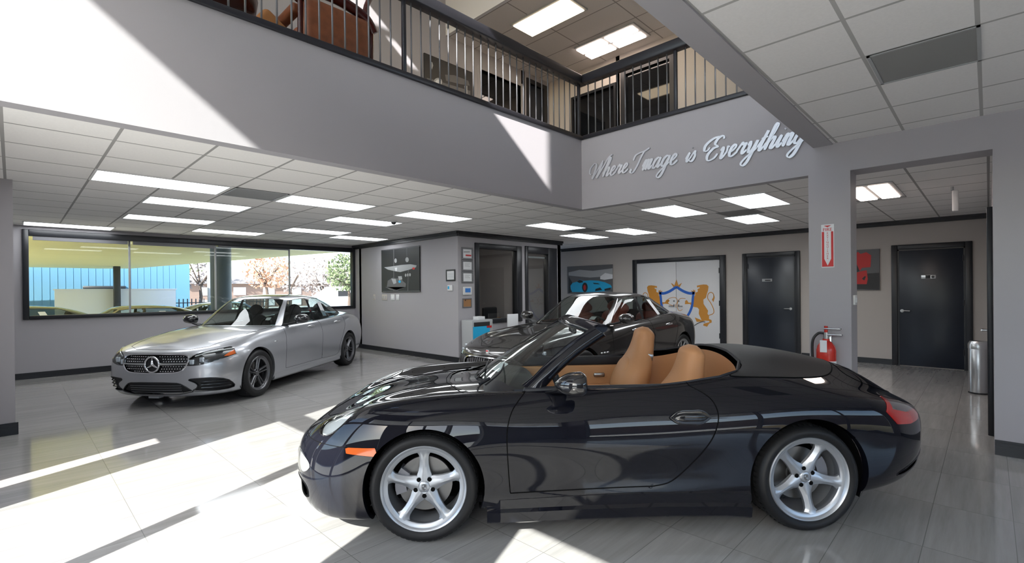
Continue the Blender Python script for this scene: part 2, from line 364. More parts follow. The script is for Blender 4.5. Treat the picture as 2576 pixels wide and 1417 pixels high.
# edge-on door in the passage wall
w=sroot('door_5','dark door seen edge on at the right of the passage','door',(7.4,-.03,0))
B().rbox(6.55,6.65,-.035,.012,0,2.2,.006,2).rbox(7.5,7.6,-.035,.012,0,2.2,.006,2).rbox(6.65,7.5,-.035,.012,2.1,2.2,.006,2).build('frame','trim',w)
B().box(6.65,7.5,-.03,-.012,0,2.1).build('leaf','darkdoor',w)
B().cyl((6.75,-.012,1.0),(6.75,.05,1.0),.012,8).tube([(6.75,.05,1.0),(6.86,.05,1.0)],.01,8).build('handle','steel',w)
# ------------------------------------------------------------------ double door with the crest
w=sroot('door_3','white double door painted with a golden lion crest','door',(AB,5.45,0))
b=B()
for a0,a1,z0,z1 in [(4.267,4.40,0,2.20),(6.52,6.64,0,2.20),(4.40,6.52,2.10,2.20)]: b.rbox(AB-.045,AB+.01,a0,a1,z0,z1,.008,2)
b.build('frame','trim',w)
for a0,a1 in [(4.40,5.449),(5.456,6.52)]: B().rbox(AB-.02,AB-.002,a0,a1,.012,2.10,.003,2).build('leaf','white',w)
for z in (.35,1.1,1.85): B().cyl((AB-.028,4.41,z-.06),(AB-.028,4.41,z+.06),.012,8).build('hinge','trim',w)
XC=AB-.021
def zc_(u,v,s=6.44,o=(1560,650)): p=at(o[0]+u/s,o[1]+v/s,'x',XC); return (p.y,p.z)
def flat(polys,name,m,parent,x=XC,t=.003):
    b=B()
    for P in polys: b.prism([(y,z) for y,z in P],Matrix(((0,0,-1,x),(1,0,0,0),(0,1,0,0),(0,0,0,1))),t)
    return b.build(name,m,parent)
def ribbon(pts,wd,cl=False):
    """flat band of width wd (number or list) along a polyline, as polygons"""
    out=[];n=len(pts);L=[];Q=[]
    for i in range(n):
        a=pts[max(i-1,0)];c=pts[min(i+1,n-1)];dx,dy=c[0]-a[0],c[1]-a[1];l=math.hypot(dx,dy) or 1;w_=(wd[i] if isinstance(wd,list) else wd)/2
        L.append((pts[i][0]-dy/l*w_,pts[i][1]+dx/l*w_));Q.append((pts[i][0]+dy/l*w_,pts[i][1]-dx/l*w_))
    for i in range(n-1): out.append([L[i],L[i+1],Q[i+1],Q[i]])
    return out
def smooth(pts,k=6):
    P=[np.array(p,float) for p in pts]; out=[]
    for i in range(len(P)-1):
        p0=P[max(i-1,0)];p1=P[i];p2=P[i+1];p3=P[min(i+2,len(P)-1)]
        for j in range(k):
            t=j/k; out.append(tuple(.5*((2*p1)+(-p0+p2)*t+(2*p0-5*p1+4*p2-p3)*t*t+(-p0+3*p1-3*p2+p3)*t**3)))
    out.append(tuple(P[-1])); return out
LION=[(1243,445),(1300,432),(1350,425),(1405,428),(1432,455),(1425,520),(1408,570),(1390,640),(1348,670),(1352,740),(1385,790),(1425,850),(1415,900),(1440,930),(1440,985),(1480,1000),(1485,1040),(1440,1060),(1410,1110),(1345,1090),(1355,1060),(1450,1035),(1440,1015),(1380,1010),(1320,1030),(1240,1030),(1210,960),(1290,990),(1320,1005),(1275,900),(1280,830),(1255,800),(1170,785),(1130,740),(1050,745),(1055,690),(1080,675),(1110,720),(1160,715),(1180,660),(1215,600),(1215,560),(1260,540),(1255,500),(1290,485),(1285,465),(1250,475)]
PAW=[(1160,545),(1150,520),(1185,535),(1180,505),(1205,525),(1212,505),(1222,560)]
TAIL=smooth([(1440,925),(1495,905),(1520,870),(1505,800),(1465,720),(1420,650),(1428,580),(1470,553),(1508,575),(1520,625)])
lr=[zc_(*p) for p in LION]; ym=zc_(912,500)[0]
mir=lambda P:[(2*ym-y,z) for y,z in P]
tl=ribbon([zc_(*p) for p in TAIL],.017); tuft=[zc_(*p) for p in [(1520,590),(1533,640),(1512,712),(1488,670),(1508,640)]]
paw=[zc_(*p) for p in PAW]
flat([lr,paw,tuft]+tl,'lion','gold',w); flat([mir(P) for P in [lr,paw,tuft]+tl],'lion','gold',w)
flat([[zc_(*p) for p in [(868,476),(822,400),(850,415),(880,440),(895,395),(912,345),(929,395),(945,440),(975,415),(1002,398),(960,476)]]],'crown','gold',w)
arc=[zc_(*p) for p in smooth([(1205,560),(1130,568),(1050,545),(980,508),(912,462)])]
side=[zc_(*p) for p in smooth([(1192,545),(1180,640),(1168,760),(1130,870),(1060,980),(985,1060),(912,1110)])]
flat(ribbon(arc,.064)+ribbon(side,.058)+[mir(P) for P in ribbon(arc,.064)+ribbon(side,.058)],'shield_border','blue',w,XC-.001)
sc1=[zc_(*p) for p in smooth([(860,770),(790,740),(760,690),(800,650),(870,635),(912,650),(930,700),(900,760),(905,800)])]
sc2=[zc_(*p) for p in smooth([(1010,830),(960,850),(930,800),(940,690),(990,650),(1060,655)])]
flat(ribbon(sc1,.012)+ribbon(sc2,.012)+ribbon([zc_(*p) for p in smooth([(760,700),(780,680),(790,690),(770,710)])],.03),'script_monogram','gold',w,XC-.001)
bl=ribbon([zc_(*p) for p in smooth([(1380,1035),(1330,1030),(1260,1055),(1195,1095),(1120,1110)])],.02)
flat(bl+[mir(P) for P in bl],'scroll','greyprint',w,XC-.0015)
b=B(); 
for a in (.06,-.06): b.rbox(AB-.028,AB-.02,5.452+a-.014,5.452+a+.014,1.0,1.06,.004,2); b.tube([(AB-.028,5.452+a,1.02),(AB-.065,5.452+a,1.02),(AB-.065,5.452+a*2.9,1.02)],.009,8); b.cyl((AB-.026,5.452+a,1.14),(AB-.02,5.452+a,1.14),.02,12)
b.build('handle','greyframe',w)
# ------------------------------------------------------------------ ceiling lights
LS=[(.56,6.09),(1.17,7.31),(1.20,9.14),(.12,11.15),(2.39,10.36),(2.39,6.09),(3.61,9.14),(3.61,7.31),(4.83,9.75),(4.17,6.09),(6.60,5.55),(8.41,6.20),(8.42,5.02),(6.60,3.18),(6.60,2.0),(8.44,2.65)]
LL=['nearest the left end of the fascia, first in the left ceiling','second from the fascia at the left, near the yellow ceiling bar','third from the fascia at the left, above the sedan bonnet','directly above the left end of the long window','above the middle of the long window','beside the grey ceiling vent under the fascia','above the right half of the long window','with the black dome camera at its edge','above the right end of the long window','in front of the dark canvas wall corner','above the dark grey sedan, nearest the fascia corner','nearest the end of the office crown moulding','above the blue car canvas','under the script lettering, left of the largest','largest of the lights, under the script word at the right','above the crest double door, farthest right in the row']
for i,(x,y) in enumerate(LS):
    t=thing('ceiling_light','recessed white ceiling light '+LL[i],'light',(x+.59,y+.29,ZC),0,'recessed ceiling lights of the lower floor')
    b=B()
    for a in [(x,x+1.18,y,y+.02),(x,x+1.18,y+.56,y+.58),(x,x+.02,y+.02,y+.56),(x+1.16,x+1.18,y+.02,y+.56)]: b.box(*a,ZC-.012,ZC+.001)
    b.build('frame','plasticw',t); B().box(x+.02,x+1.16,y+.02,y+.56,ZC-.006,ZC+.001).build('diffuser','panel',t)
def vent(x,y,w_,d,z,label):
    t=thing('ceiling_vent',label,'vent',(x,y,z)); b=B().box(x,x+w_,y,y+d,z-.004,z); b.build('grille_panel','vent',t)
    b=B()
    for a in [(x,x+w_,y,y+.018),(x,x+w_,y+d-.018,y+d),(x,x+.018,y,y+d),(x+w_-.018,x+w_,y,y+d)]: b.box(*a,z-.008,z)
    b.build('frame','lightprint',t)
t=thing('ceiling_light','added fill panel brightening the office behind the glass','light',(8.2,9.0,ZC)); B().box(7.2,8.4,8.8,9.4,ZC-.012,ZC+.001).build('diffuser','officefill',t)  # added panel, lifts the dark office interior
vent(1.78,6.09,.59,.58,ZC,'square grey air vent in the left ceiling between two lights')
vent(7.85,5.60,.55,.56,ZC,'grey air vent between ceiling lights near the fascia corner')
vent(7.85,2.55,.55,.56,ZC,'grey air vent beside the largest ceiling light')
vent(7.35,3.35,.62,.60,ZU,'dark vent in the upper ceiling beside the pinkish light')
vent(3.81,.025,.60,.525,ZF,'large grey return air vent in the right front ceiling')
t=thing('ceiling_dome_camera','small dark security dome on the ceiling beside a light','camera',(4.55,7.25,ZC))
B().lathe([(.0,-.002),(.05,-.002),(.055,-.02),(.05,-.025)],20,Matrix.Translation((4.55,7.25,ZC+.004))).build('base','plasticw',t)
B().lathe([(.042,-.024),(.04,-.04),(.028,-.055),(.0005,-.062)],20,Matrix.Translation((4.55,7.25,ZC))).build('dome','plasticb',t)
t=thing('ceiling_light','warm recessed light with two tubes in the right passage ceiling','light',(7.7,1.05,ZC))
b=B().box(7.0,8.36,.78,1.32,ZC-.01,ZC); b.build('housing','lightprint',t)
B().rbox(7.1,8.2,.83,1.02,ZC-.022,ZC-.008,.005,2).build('tube','panelpink',t); B().rbox(7.1,8.2,1.07,1.26,ZC-.022,ZC-.008,.005,2).build('tube','panelpink',t)
p=at(2395,470,'z',ZC)
t=thing('exit_sign','small white box hanging from the right passage ceiling','sign',(p.x,p.y,ZC))
B().cyl((p.x,p.y,ZC),(p.x,p.y,ZC-.05),.015,8).build('stem','lightprint',t); B().rbox(p.x-.03,p.x+.03,p.y-.06,p.y+.0,ZC-.30,ZC-.05,.01,2).build('box','plasticw',t)
# upstairs lights
q=thing('ceiling_light','warm yellow fluorescent light in the upper ceiling near the handrail','light',(6.2,5.0,ZU))
B().box(5.98,6.55,4.62,5.83,ZU-.03,ZU).build('housing','lightprint',q); B().rbox(6.02,6.51,4.66,5.79,ZU-.045,ZU-.028,.01,2).build('diffuser','panelwarm',q)
q=thing('ceiling_light','pinkish fluorescent light in the upper ceiling above the corner','light',(7.7,5.0,ZU))
B().box(7.42,8.02,4.30,5.55,ZU-.03,ZU).build('housing','lightprint',q)
for y in (4.36,4.98):
    for x in (7.47,7.75): B().rbox(x,x+.22,y,y+.56,ZU-.05,ZU-.028,.01,2).build('tube','panelpink',q)
# ------------------------------------------------------------------ balcony railing
def railing(name,label,pts,posts,cat='railing'):
    (x0,y0),(x1,y1)=pts; d=Vector((x1-x0,y1-y0,0)); L=d.length; d.normalize(); n=Vector((-d.y,d.x,0)); o=Vector((x0,y0,0))
    t=thing(name,label,cat,(x0,y0,ZR))
    M=Matrix((( d.x,n.x,0,x0),(d.y,n.y,0,y0),(0,0,1,0),(0,0,0,1)))
    def bx(a0,a1,b0,b1,z0,z1,nm,m,r=.006):
        b=B().rbox(a0,a1,b0,b1,z0,z1,r,2); b.v=[(M@Vector(p))[:] for p in b.v]; b.build(nm,m,t)
    bx(-.0,L+(.05 if x1>x0 else 0),-.03,.10,ZR,ZR+.055,'bottom_rail','rail'); bx(0,L+(.085 if x1>x0 else 0),-.045,.085,4.455,4.585,'handrail','rail',.015)
    for p in posts: bx(p-.02,p+.02,0,.04,ZR+.05,4.46,'post','rail')
    return t,M,L
t,M,L=railing('balcony_railing','long black balcony railing above the left fascia',((XG,BF),(AF,BF)),[1.10+.6-.02,2.84+.6,5.84+.6])
xb=[x for x in np.arange(-.5,5.83,.1225) if abs(x-2.84)>.05 and abs(x-1.08)>.05]
for x in xb: B().rbox(x-.0075,x+.0075,BF+.012,BF+.027,ZR+.05,4.46,.003,1).build('baluster','baluster',t)
t,M,L=railing('balcony_railing','shorter black balcony railing above the script lettering',((AF,BF-.047),(AF,1.1)),[1.41])
for y in np.arange(4.16,1.2,-.1225):
    if abs(y-2.80)>.05: B().rbox(AF+.012,AF+.027,y-.0075,y+.0075,ZR+.05,4.46,.003,1).build('baluster','baluster',t)
# ------------------------------------------------------------------ script lettering
GL={'W':([[(.1,.55),(-.2,.7),(-.33,1.25),(.05,1.72),(.42,1.5),(.5,.8),(.42,.0)],[(.42,0),(.85,1.0),(1.22,1.85)],[(1.15,1.7),(1.12,.8),(1.02,0)],[(1.02,0),(1.5,1.2),(1.85,2.05),(2.25,2.3)]],1.72),
'h':([[(0,.35),(.4,1.2),(.52,1.9),(.36,2.0),(.28,1.5),(.2,0)],[(.22,.45),(.45,.92),(.65,.95),(.66,.6),(.6,.15),(.74,.02),(.95,.33)]],.92),
'e':([[(0,.35),(.35,.5),(.55,.8),(.42,1.0),(.2,.8),(.15,.4),(.3,.04),(.55,.05),(.85,.35)]],.76),
'r':([[(0,.35),(.22,.9),(.3,1.02),(.32,.82),(.6,.92),(.58,.75),(.52,.3),(.63,.03),(.88,.33)]],.8),
'm':([[(0,.4),(.15,.95),(.24,.88),(.2,0)],[(.2,.45),(.38,.93),(.54,.9),(.5,0)],[(.5,.45),(.7,.93),(.86,.9),(.8,.2),(.92,.02),(1.12,.35)]],1.1),
'n':([[(0,.4),(.15,.95),(.24,.88),(.2,0)],[(.2,.45),(.42,.93),(.6,.9),(.55,.2),(.67,.02),(.88,.35)]],.86),
'a':([[(.66,.82),(.45,1.0),(.16,.75),(.1,.25),(.28,0),(.54,.3),(.7,.97),(.64,.3),(.75,.02),(.98,.35)]],.94),
'g':([[(.66,.82),(.45,1.0),(.16,.75),(.1,.3),(.3,.03),(.55,.35),(.72,.97),(.62,0),(.5,-.75),(.25,-1.0),(.02,-.8),(.2,-.42),(.9,.33)]],.9),
'i':([[(0,.35),(.22,.97),(.18,.3),(.3,.02),(.5,.35)],[(.27,1.4),(.33,1.48)]],.48),
's':([[(0,.3),(.3,1.0),(.36,.85),(.5,.5),(.42,.08),(.2,0),(.08,.14)]],.62),
'v':([[(0,.7),(.14,.97),(.24,.7),(.26,.1),(.38,0),(.62,.5),(.58,.95),(.78,.85)]],.78),
'y':([[(0,.7),(.14,.97),(.22,.7),(.22,.25),(.35,.04),(.55,.35),(.72,.97),(.62,0),(.5,-.75),(.25,-1.0),(.02,-.8),(.2,-.42),(.9,.33)]],.9),
't':([[(0,.35),(.3,1.1),(.42,1.6),(.32,.9),(.25,.2),(.35,.02),(.56,.35)],[(.08,1.02),(.62,1.1)]],.55),
'I':([[(-.22,.42),(-.16,.06),(.16,.0),(.42,.6),(.55,1.4),(.72,1.98)],[(-.28,1.22),(-.2,1.68),(.25,1.86),(.75,1.93),(1.2,2.15)]],1.1),
'E':([[(1.2,1.72),(1.0,2.02),(.6,1.85),(.52,1.42),(.85,1.15),(.48,1.02),(.18,.5),(.42,.03),(.9,.13),(1.12,.5)],[(.95,2.0),(.2,1.95),(-.35,1.5),(-.3,1.0),(.0,.95),(.15,1.2)]],1.3)}
t=thing('wall_lettering','silver script letters reading Where Image is Everything on the fascia','sign',(AF,2.8,3.0))
def word(txt,y0,z0,s):
    b=B(); x=0; ns=0
    for ch in txt:
        st,ad=GL[ch]
        for pl in st:
            P=smooth(pl,7); P=[(x+px+.42*py,py) for px,py in P]
            wd=[]
            for i in range(len(P)):
                a=P[max(i-1,0)];c=P[min(i+1,len(P)-1)];dx,dy=c[0]-a[0],c[1]-a[1];l=math.hypot(dx,dy) or 1
                # pen: heavy on strokes along the slant, thin across
                wd.append(.085+.175*abs(dy*.92+dx*.39)/l*(1 if dy<0 else .55))
            wd[0]*=.6;wd[-1]*=.6
            n=len(P);L_=[];Q_=[]
            for i in range(n):
                a=P[max(i-1,0)];c=P[min(i+1,n-1)];dx,dy=c[0]-a[0],c[1]-a[1];l=math.hypot(dx,dy) or 1;h=wd[i]/2
                L_.append((P[i][0]-dy/l*h,P[i][1]+dx/l*h));Q_.append((P[i][0]+dy/l*h,P[i][1]-dx/l*h))
            def w3(p,d): return (AF-d,y0-p[0]*s,z0+p[1]*s)
            vs=[];fs=[]
            ns+=1
            for i in range(n): e=.016+.0011*(ns%6)+.006*i/n; q=.004-.0004*(ns%6)-.001*i/n; vs+= [w3(L_[i],q),w3(L_[i],e),w3(Q_[i],e),w3(Q_[i],q)]
            for i in range(n-1):
                o=4*i
                for k in range(4): fs.append((o+k,o+(k+1)%4,o+4+(k+1)%4,o+4+k))
            fs+=[(0,1,2,3),(4*n-1,4*n-2,4*n-3,4*n-4)]
            b.add(vs,fs)
        x+=ad
    b.build('word','letters',t)
word('Where',4.13,3.035,.124); word('Image',3.44,3.015,.130); word('is',2.70,3.01,.115); word('Everything',2.46,2.975,.130)
# ------------------------------------------------------------------ pictures
def picture(name,label,ax,c,u0,u1,z0,z1,th,face,edge,side=-1):
    """canvas whose face looks to -axis"""
    o=((c,(u0+u1)/2,z0) if ax=='x' else ((u0+u1)/2,c,z0))
    t=thing(name,label,'picture',o); b=B()
    if ax=='x': b.box(c-th,c-.001,u0,u1,z0,z1)
    else: b.box(u0,u1,c-th,c-.001,z0,z1)
    b.build('canvas',face,t); return t
def flatp(ax,c,polys,name,m,parent,t=.002):
    if len(polys)>1 and name not in ('grey_print','text_lines'):
        for P in polys: o=flatp(ax,c,[P],name,m,parent,t)
        return o
    b=B()
    Mx=Matrix(((0,0,-1,c),(1,0,0,0),(0,1,0,0),(0,0,0,1))) if ax=='x' else Matrix(((1,0,0,0),(0,0,-1,c),(0,1,0,0),(0,0,0,1)))
    for P in polys: b.prism(P,Mx,t)
    return b.build(name,m,parent)
def tr(ax,c,o,s):
    def f(*P):
        out=[]
        for u,v in P:
            p=at(o[0]+u/s,o[1]+v/s,ax,c); out.append((p.y if ax=='x' else p.x,p.z))
        return out
    return f
ell=lambda cx,cy,rx,ry,n=20:[(cx+rx*math.cos(2*math.pi*i/n),cy+ry*math.sin(2*math.pi*i/n)) for i in range(n)]
c=AO-.03
t=picture('canvas_picture','black canvas picture of a pale car under hanging lamps on the office side wall','x',AO,8.89,10.46,1.43,2.44,.03,'ink','ink')
f=tr('x',c,(900,560),3.542)
flatp('x',c,[f((222,248),(558,210),(558,214),(222,252)),f((222,612),(555,608),(555,615),(222,618))],'edge_band','greyprint',t)
flatp('x',c,[f((318,240),(324,239),(324,612),(318,612)),f((436,228),(442,227),(440,320),(437,320)),f((450,380),(455,380),(450,612),(444,612))],'seam_lines','greyprint',t)
flatp('x',c-.001,[f(*ell(338,340,11,20)),f(*ell(440,332,15,22))],'lamp','lightprint',t)
flatp('x',c-.001,[f((236,400),(300,392),(390,378),(470,372),(525,382),(520,400),(460,420),(380,442),(340,436),(270,420))],'hood','lightprint',t)
flatp('x',c-.001,[f((268,520),(310,492),(350,500),(385,480),(400,520),(430,545),(428,575),(345,602),(260,575)),f((245,575),(430,575),(350,606),(290,600))],'engine','greyprint',t)
flatp('x',c-.002,[f((300,500),(340,505),(345,540),(320,550)),f((360,480),(392,478),(398,505),(370,515)),f(*ell(428,470,7,14)),f(*ell(447,468,7,14)),f(*ell(466,466,7,14))],'highlights','lightprint',t)
flatp('x',c-.002,[f(*ell(374,527,11,12))],'blue_dot','cyan',t); flatp('x',c-.002,[f(*ell(498,410,12,10))],'red_dot','redprint',t)
flatp('x',c-.002,[f((330,405),(352,402),(348,430),(340,436))],'white_patch','paper',t)
# blue sports car canvas
t=picture('canvas_picture','wide canvas print of a bright blue sports car on the rear wall','x',AB,7.26,8.78,1.33,2.115,.035,'greyprint','ink')
c=AB-.035; f=tr('x',c,(1380,540),3.845)
flatp('x',c,[f((194,514),(620,490),(620,580),(540,600),(400,610),(194,590))],'cloudy_sky','lightprint',t)
flatp('x',c-.001,[f((194,514),(620,490),(620,520),(430,545),(300,535),(194,560))],'dark_cloud','greyprint',t)
flatp('x',c-.001,[f((500,600),(548,565),(560,568),(620,580),(620,620),(540,632),(500,625))],'white_building','paper',t)
flatp('x',c-.001,[f((194,600),(230,660),(230,750),(194,760))],'bush','ink',t)
flatp('x',c-.002,[f((212,690),(232,662),(275,650),(300,630),(340,642),(400,636),(480,640),(545,655),(600,680),(612,700),(600,728),(540,742),(380,750),(228,750),(215,720))],'car_body','cyan',t)
flatp('x',c-.003,[f(*ell(352,704,27,46)),f((430,660),(480,665),(500,675),(440,672)),f((455,720),(500,705),(520,730),(450,742)),f((275,650),(300,632),(330,642),(335,655),(300,662)),f((540,720),(605,705),(600,728),(545,738))],'dark_details','ink',t)
flatp('x',c-.004,[f(*ell(350,706,12,26))],'wheel_hub','redprint',t)
# red car canvas
t=picture('canvas_picture','dark canvas print of a red sports car half hidden by the pillar','x',AB,1.455,2.45,1.38,2.15,.035,'greyprint','ink')
c=AB-.035; f=tr('x',c,(2000,380),2.285)
flatp('x',c,[f((200,720),(484,700),(484,798),(200,790))],'floor_shade','ink',t)
flatp('x',c-.001,[f((300,600),(350,590),(362,580),(376,592),(410,582),(438,600),(434,668),(385,672),(372,690),(330,690)),f((300,695),(350,700),(385,690),(412,686),(418,735),(412,766),(350,766),(300,770))],'car_body','redprint',t)
flatp('x',c-.002,[f((300,640),(350,640),(372,690),(350,700),(300,692)),f((385,735),(400,720),(408,722),(398,745)),f((340,770),(405,768),(400,776),(340,778))],'dark_details','ink',t)
# certificates beside the office window
def frame(name,label,cat,ax,c,u0,u1,z0,z1,bw,fm,pm,th=.02,group=None):
    o=((c,(u0+u1)/2,z0) if ax=='x' else ((u0+u1)/2,c,z0)); t=thing(name,label,cat,o,group=group)
    b=B()
    for a0,a1,q0,q1 in [(u0,u1,z0,z0+bw),(u0,u1,z1-bw,z1),(u0,u0+bw,z0+bw,z1-bw),(u1-bw,u1,z0+bw,z1-bw)]:
        if ax=='x': b.rbox(c-th,c-.001,a0,a1,q0,q1,.004,2)
        else: b.rbox(a0,a1,c-th,c-.001,q0,q1,.004,2)
    b.build('frame',fm,t); b=B()
    if ax=='x': b.box(c-th*.6,c-.001,u0+bw,u1-bw,z0+bw,z1-bw)
    else: b.box(u0+bw,u1-bw,c-th*.6,c-.001,z0+bw,z1-bw)
    b.build('sheet',pm,t); return t
for i,(z0,z1,l) in enumerate([(2.075,2.325,'topmost'),(1.84,2.068,'middle'),(1.60,1.835,'lowest')]):
    t=frame('certificate',l+' of three grey framed certificates beside the office window','certificate','y',BO,6.335,6.635,z0,z1,.035,'greyframe','paper',group='framed certificates')
    zz=z1-.07
    if i==0:
        flatp('y',BO-.012,[[(6.44,z0+.075),(6.59,z0+.075),(6.59,z0+.105),(6.44,z0+.105)]],'red_print','redprint',t); flatp('y',BO-.012,[[(6.39,zz-.04),(6.55,zz-.03),(6.55,zz),(6.39,zz-.01)]],'grey_print','lightprint',t)
    else: flatp('y',BO-.012,[[(6.42,z1-.08-k*.025),(6.42+.13-.03*(k%2),z1-.08-k*.025),(6.42+.13-.03*(k%2),z1-.072-k*.025),(6.42,z1-.072-k*.025)] for k in range(3)],'grey_print','lightprint',t)
t=thing('alarm_keypad','white alarm keypad with blue screen under the certificates','keypad',(6.47,BO,1.36))
B().rbox(6.365,6.585,BO-.03,BO+.004,1.36,1.525,.01,3).build('housing','plasticw',t); B().box(6.405,6.545,BO-.033,BO-.028,1.41,1.495).build('screen','bluescreen',t)
t=frame('plaque','small brown plaque below the alarm keypad','plaque','y',BO,6.35,6.59,1.10,1.29,.02,'greyframe','wood'); flatp('y',BO-.012,[ell(6.42,1.25,.012,.016)],'seal','ink',t)
t=frame('picture_frame','black framed white notice at the corner of the office side wall','frame','x',AO,7.685,7.98,1.645,1.88,.03,'trim','paper')
flatp('x',AO-.013,[[(7.74+.0,1.70+k*.02),(7.92,1.70+k*.02),(7.92,1.706+k*.02),(7.74,1.706+k*.02)] for k in range(6)],'text_lines','lightprint',t)
t=thing('thermostat','small white thermostat under the framed notice','thermostat',(AO,7.85,1.44)); B().rbox(AO-.025,AO+.004,7.77,7.93,1.445,1.565,.01,3).build('housing','plasticw',t); B().box(AO-.028,AO-.024,7.86,7.91,1.48,1.54).build('display','cyan',t)
for (y0,y1,m,l) in [(10.80,10.89,'wallwarm','blank wall plate leftmost under the dark canvas'),(10.26,10.48,'wallwarm','beige double switch plate under the left edge of the dark canvas'),(9.93,10.09,'plasticw','white switch plate with rockers under the dark canvas'),(9.73,9.86,'plasticw','white outlet plate rightmost under the dark canvas')]:
    t=thing('switch_plate',l,'switch',(AO,(y0+y1)/2,1.235)); B().rbox(AO-.012,AO,y0,y1,1.235,1.375,.004,2).build('plate',m,t)
    n=2 if y1-y0>.12 else 1
    for k in range(n):
        yc=y0+(k+.5)*(y1-y0)/n
        B().rbox(AO-.018,AO-.010,yc-.018,yc+.018,1.27,1.34,.003,2).build('rocker','paper' if m=='plasticw' else 'lightprint',t)
t=thing('switch_plate','white switch on the side of the pillar','switch',(6.0,.985,1.26)); B().rbox(5.94,6.06,.965,.985,1.26,1.36,.004,2).build('plate','plasticw',t); B().rbox(5.975,6.02,.958,.968,1.285,1.335,.003,2).build('rocker','paper',t)
# ------------------------------------------------------------------ cabinet by the office window
t=thing('office_printer','white cabinet printer with blue front panel beside the office wall corner','printer',(6.75,7.35,0))
yy=at(1188,830,'x',6.30).y; x1=at(1240,830,'y',yy).x; z1=at(1200,806,'y',yy).z
def rc(u0,v0,u1,v1,d): a=at(u0,v0,'y',yy); c_=at(u1,v1,'y',yy); return (a.x,c_.x,yy-d,yy+.01,min(a.z,c_.z),max(a.z,c_.z))
B().rbox(6.30,x1,yy,7.59,0,z1,.012,3).build('body','cabinet',t)
B().box(*rc(1192,812,1232,821,.004)).build('paper_slot','ink',t); B().box(*rc(1190,823,1232,862,.008)).build('front_panel','cyan',t); B().box(*rc(1224,820,1236,824,.011)).build('red_strip','redprint',t)
t=thing('paper_stack','small white paper stack on the cabinet printer','paper',(6.6,7.42,z1)); B().rbox(6.50,6.68,7.30,7.46,z1,z1+.065,.004,2).build('sheets','paper',t)
t=thing('desk_sign','white card sign behind the grey sedan bonnet','sign',(7.55,7.40,0)); B().rbox(7.40,7.72,7.36,7.39,.66,.93,.006,2).build('card','paper',t); B().rbox(7.53,7.59,7.34,7.42,0.03,.67,.01,2).build('stand','plasticw',t); B().cyl((7.56,7.38,0),(7.56,7.38,.03),.16,20).build('base','plasticw',t)
# inside the office
t=thing('office_chair','black office chair seen through the office window','chair',(8.0,8.6,0))
B().rbox(7.75,8.2,8.5,8.6,.55,1.05,.05,4).build('backrest','plasticb',t); B().rbox(7.7,8.25,8.1,8.6,.43,.53,.04,4).build('seat','plasticb',t); B().cyl((7.97,8.35,.05),(7.97,8.35,.43),.03,12).build('column','steel',t)
b=B()
for k in range(5): a=2*math.pi*k/5; b.tube([(7.97,8.35,.09),(7.97+.3*math.cos(a),8.35+.3*math.sin(a),.04)],.022,8)
b.build('base','plasticb',t)
t=picture('canvas_picture','dark canvas print inside the office with a black car','y',BW-.35,8.2,9.35,1.1,2.05,.03,'greyprint','ink'); c=BW-.38
flatp('y',c,[[(8.25,1.12),(9.3,1.12),(9.3,1.5),(8.8,1.62),(8.4,1.55),(8.25,1.4)]],'car_body','ink',t); flatp('y',c-.001,[[(8.7,1.55),(9.3,1.5),(9.3,1.6),(8.75,1.66)]],'red_sign','redprint',t); flatp('y',c-.001,[[(8.5,1.7),(9.3,1.7),(9.3,1.8),(8.5,1.8)]],'rear_wing','cyan',t)
t=thing('office_desk','brown desk inside the office behind the window','desk',(7.4,9.3,0)); B().rbox(6.7,8.9,9.1,9.8,.70,.75,.01,2).build('desktop','wood',t)
for x,y in ((6.8,9.2),(8.8,9.2),(6.8,9.7),(8.8,9.7)): B().box(x-.03,x+.03,y-.03,y+.03,0,.70).build('leg','trim',t)
# ------------------------------------------------------------------ pillar: extinguisher and its sign
t=thing('fire_extinguisher','red fire extinguisher hanging on the pillar','extinguisher',(AF-.09,1.19,.45)); ex,ey=AF-.095,1.185
T_=Matrix.Translation((ex,ey,.40))
B().lathe([(.0005,0),(.075,0),(.086,.012),(.086,.40),(.075,.45),(.05,.485),(.03,.50),(.03,.52),(.0005,.52)],28,T_).build('cylinder','red',t)
B().lathe([(.0868,.17),(.0868,.30)],28,T_).build('label_band','paper',t)
def band_mark():
    b=B()
    for k,(a0,a1,z0,z1) in enumerate([(3.0,3.35,.19,.22),(3.4,3.7,.2,.26),(2.8,3.2,.24,.28),(3.9,4.1,.18,.27)]):
        n=6
        for i in range(n):
            a=a0+(a1-a0)*i/n; c_=a0+(a1-a0)*(i+1)/n; r=.0876
            b.quad(*[(ex+r*math.cos(q),ey+r*math.sin(q),.40+z) for q,z in ((a,z0),(c_,z0),(c_,z1),(a,z1))])
    return b
band_mark().build('label_print','ink',t)
b=B().cyl((ex,ey,.92),(ex,ey,.985),.022,12); b.rbox(ex-.02,ex+.02,ey-.13,ey+.02,1.015,1.03,.004,2); b.rbox(ex-.018,ex+.018,ey-.14,ey+.0,.955,.97,.004,2); b.v=[p for p in b.v]; b.build('valve_and_lever','steel',t)
b=B().tube(smooth([(ex,ey+.02,.975),(ex,ey+.07,.97),(ex-.01,ey+.115,.9),(ex-.01,ey+.12,.75),(ex-.01,ey+.105,.58),(ex,ey+.095,.50)],6),.013,8); b.build('hose','plasticb',t)
B().cyl((ex,ey+.097,.52),(ex,ey+.092,.43),.016,10,.022).build('nozzle','plasticb',t)
B().box(ex-.092,ex-.088,ey-.025,ey+.035,.79,.91).build('inspection_tag','paper',t); B().rbox(AF-.016,AF+.004,ey-.03,ey+.03,.55,.95,.004,2).build('bracket','steel',t)
B().cyl((ex,ey,.985),(ex,ey,1.05),.016,10).build('pin_seal','red',t)
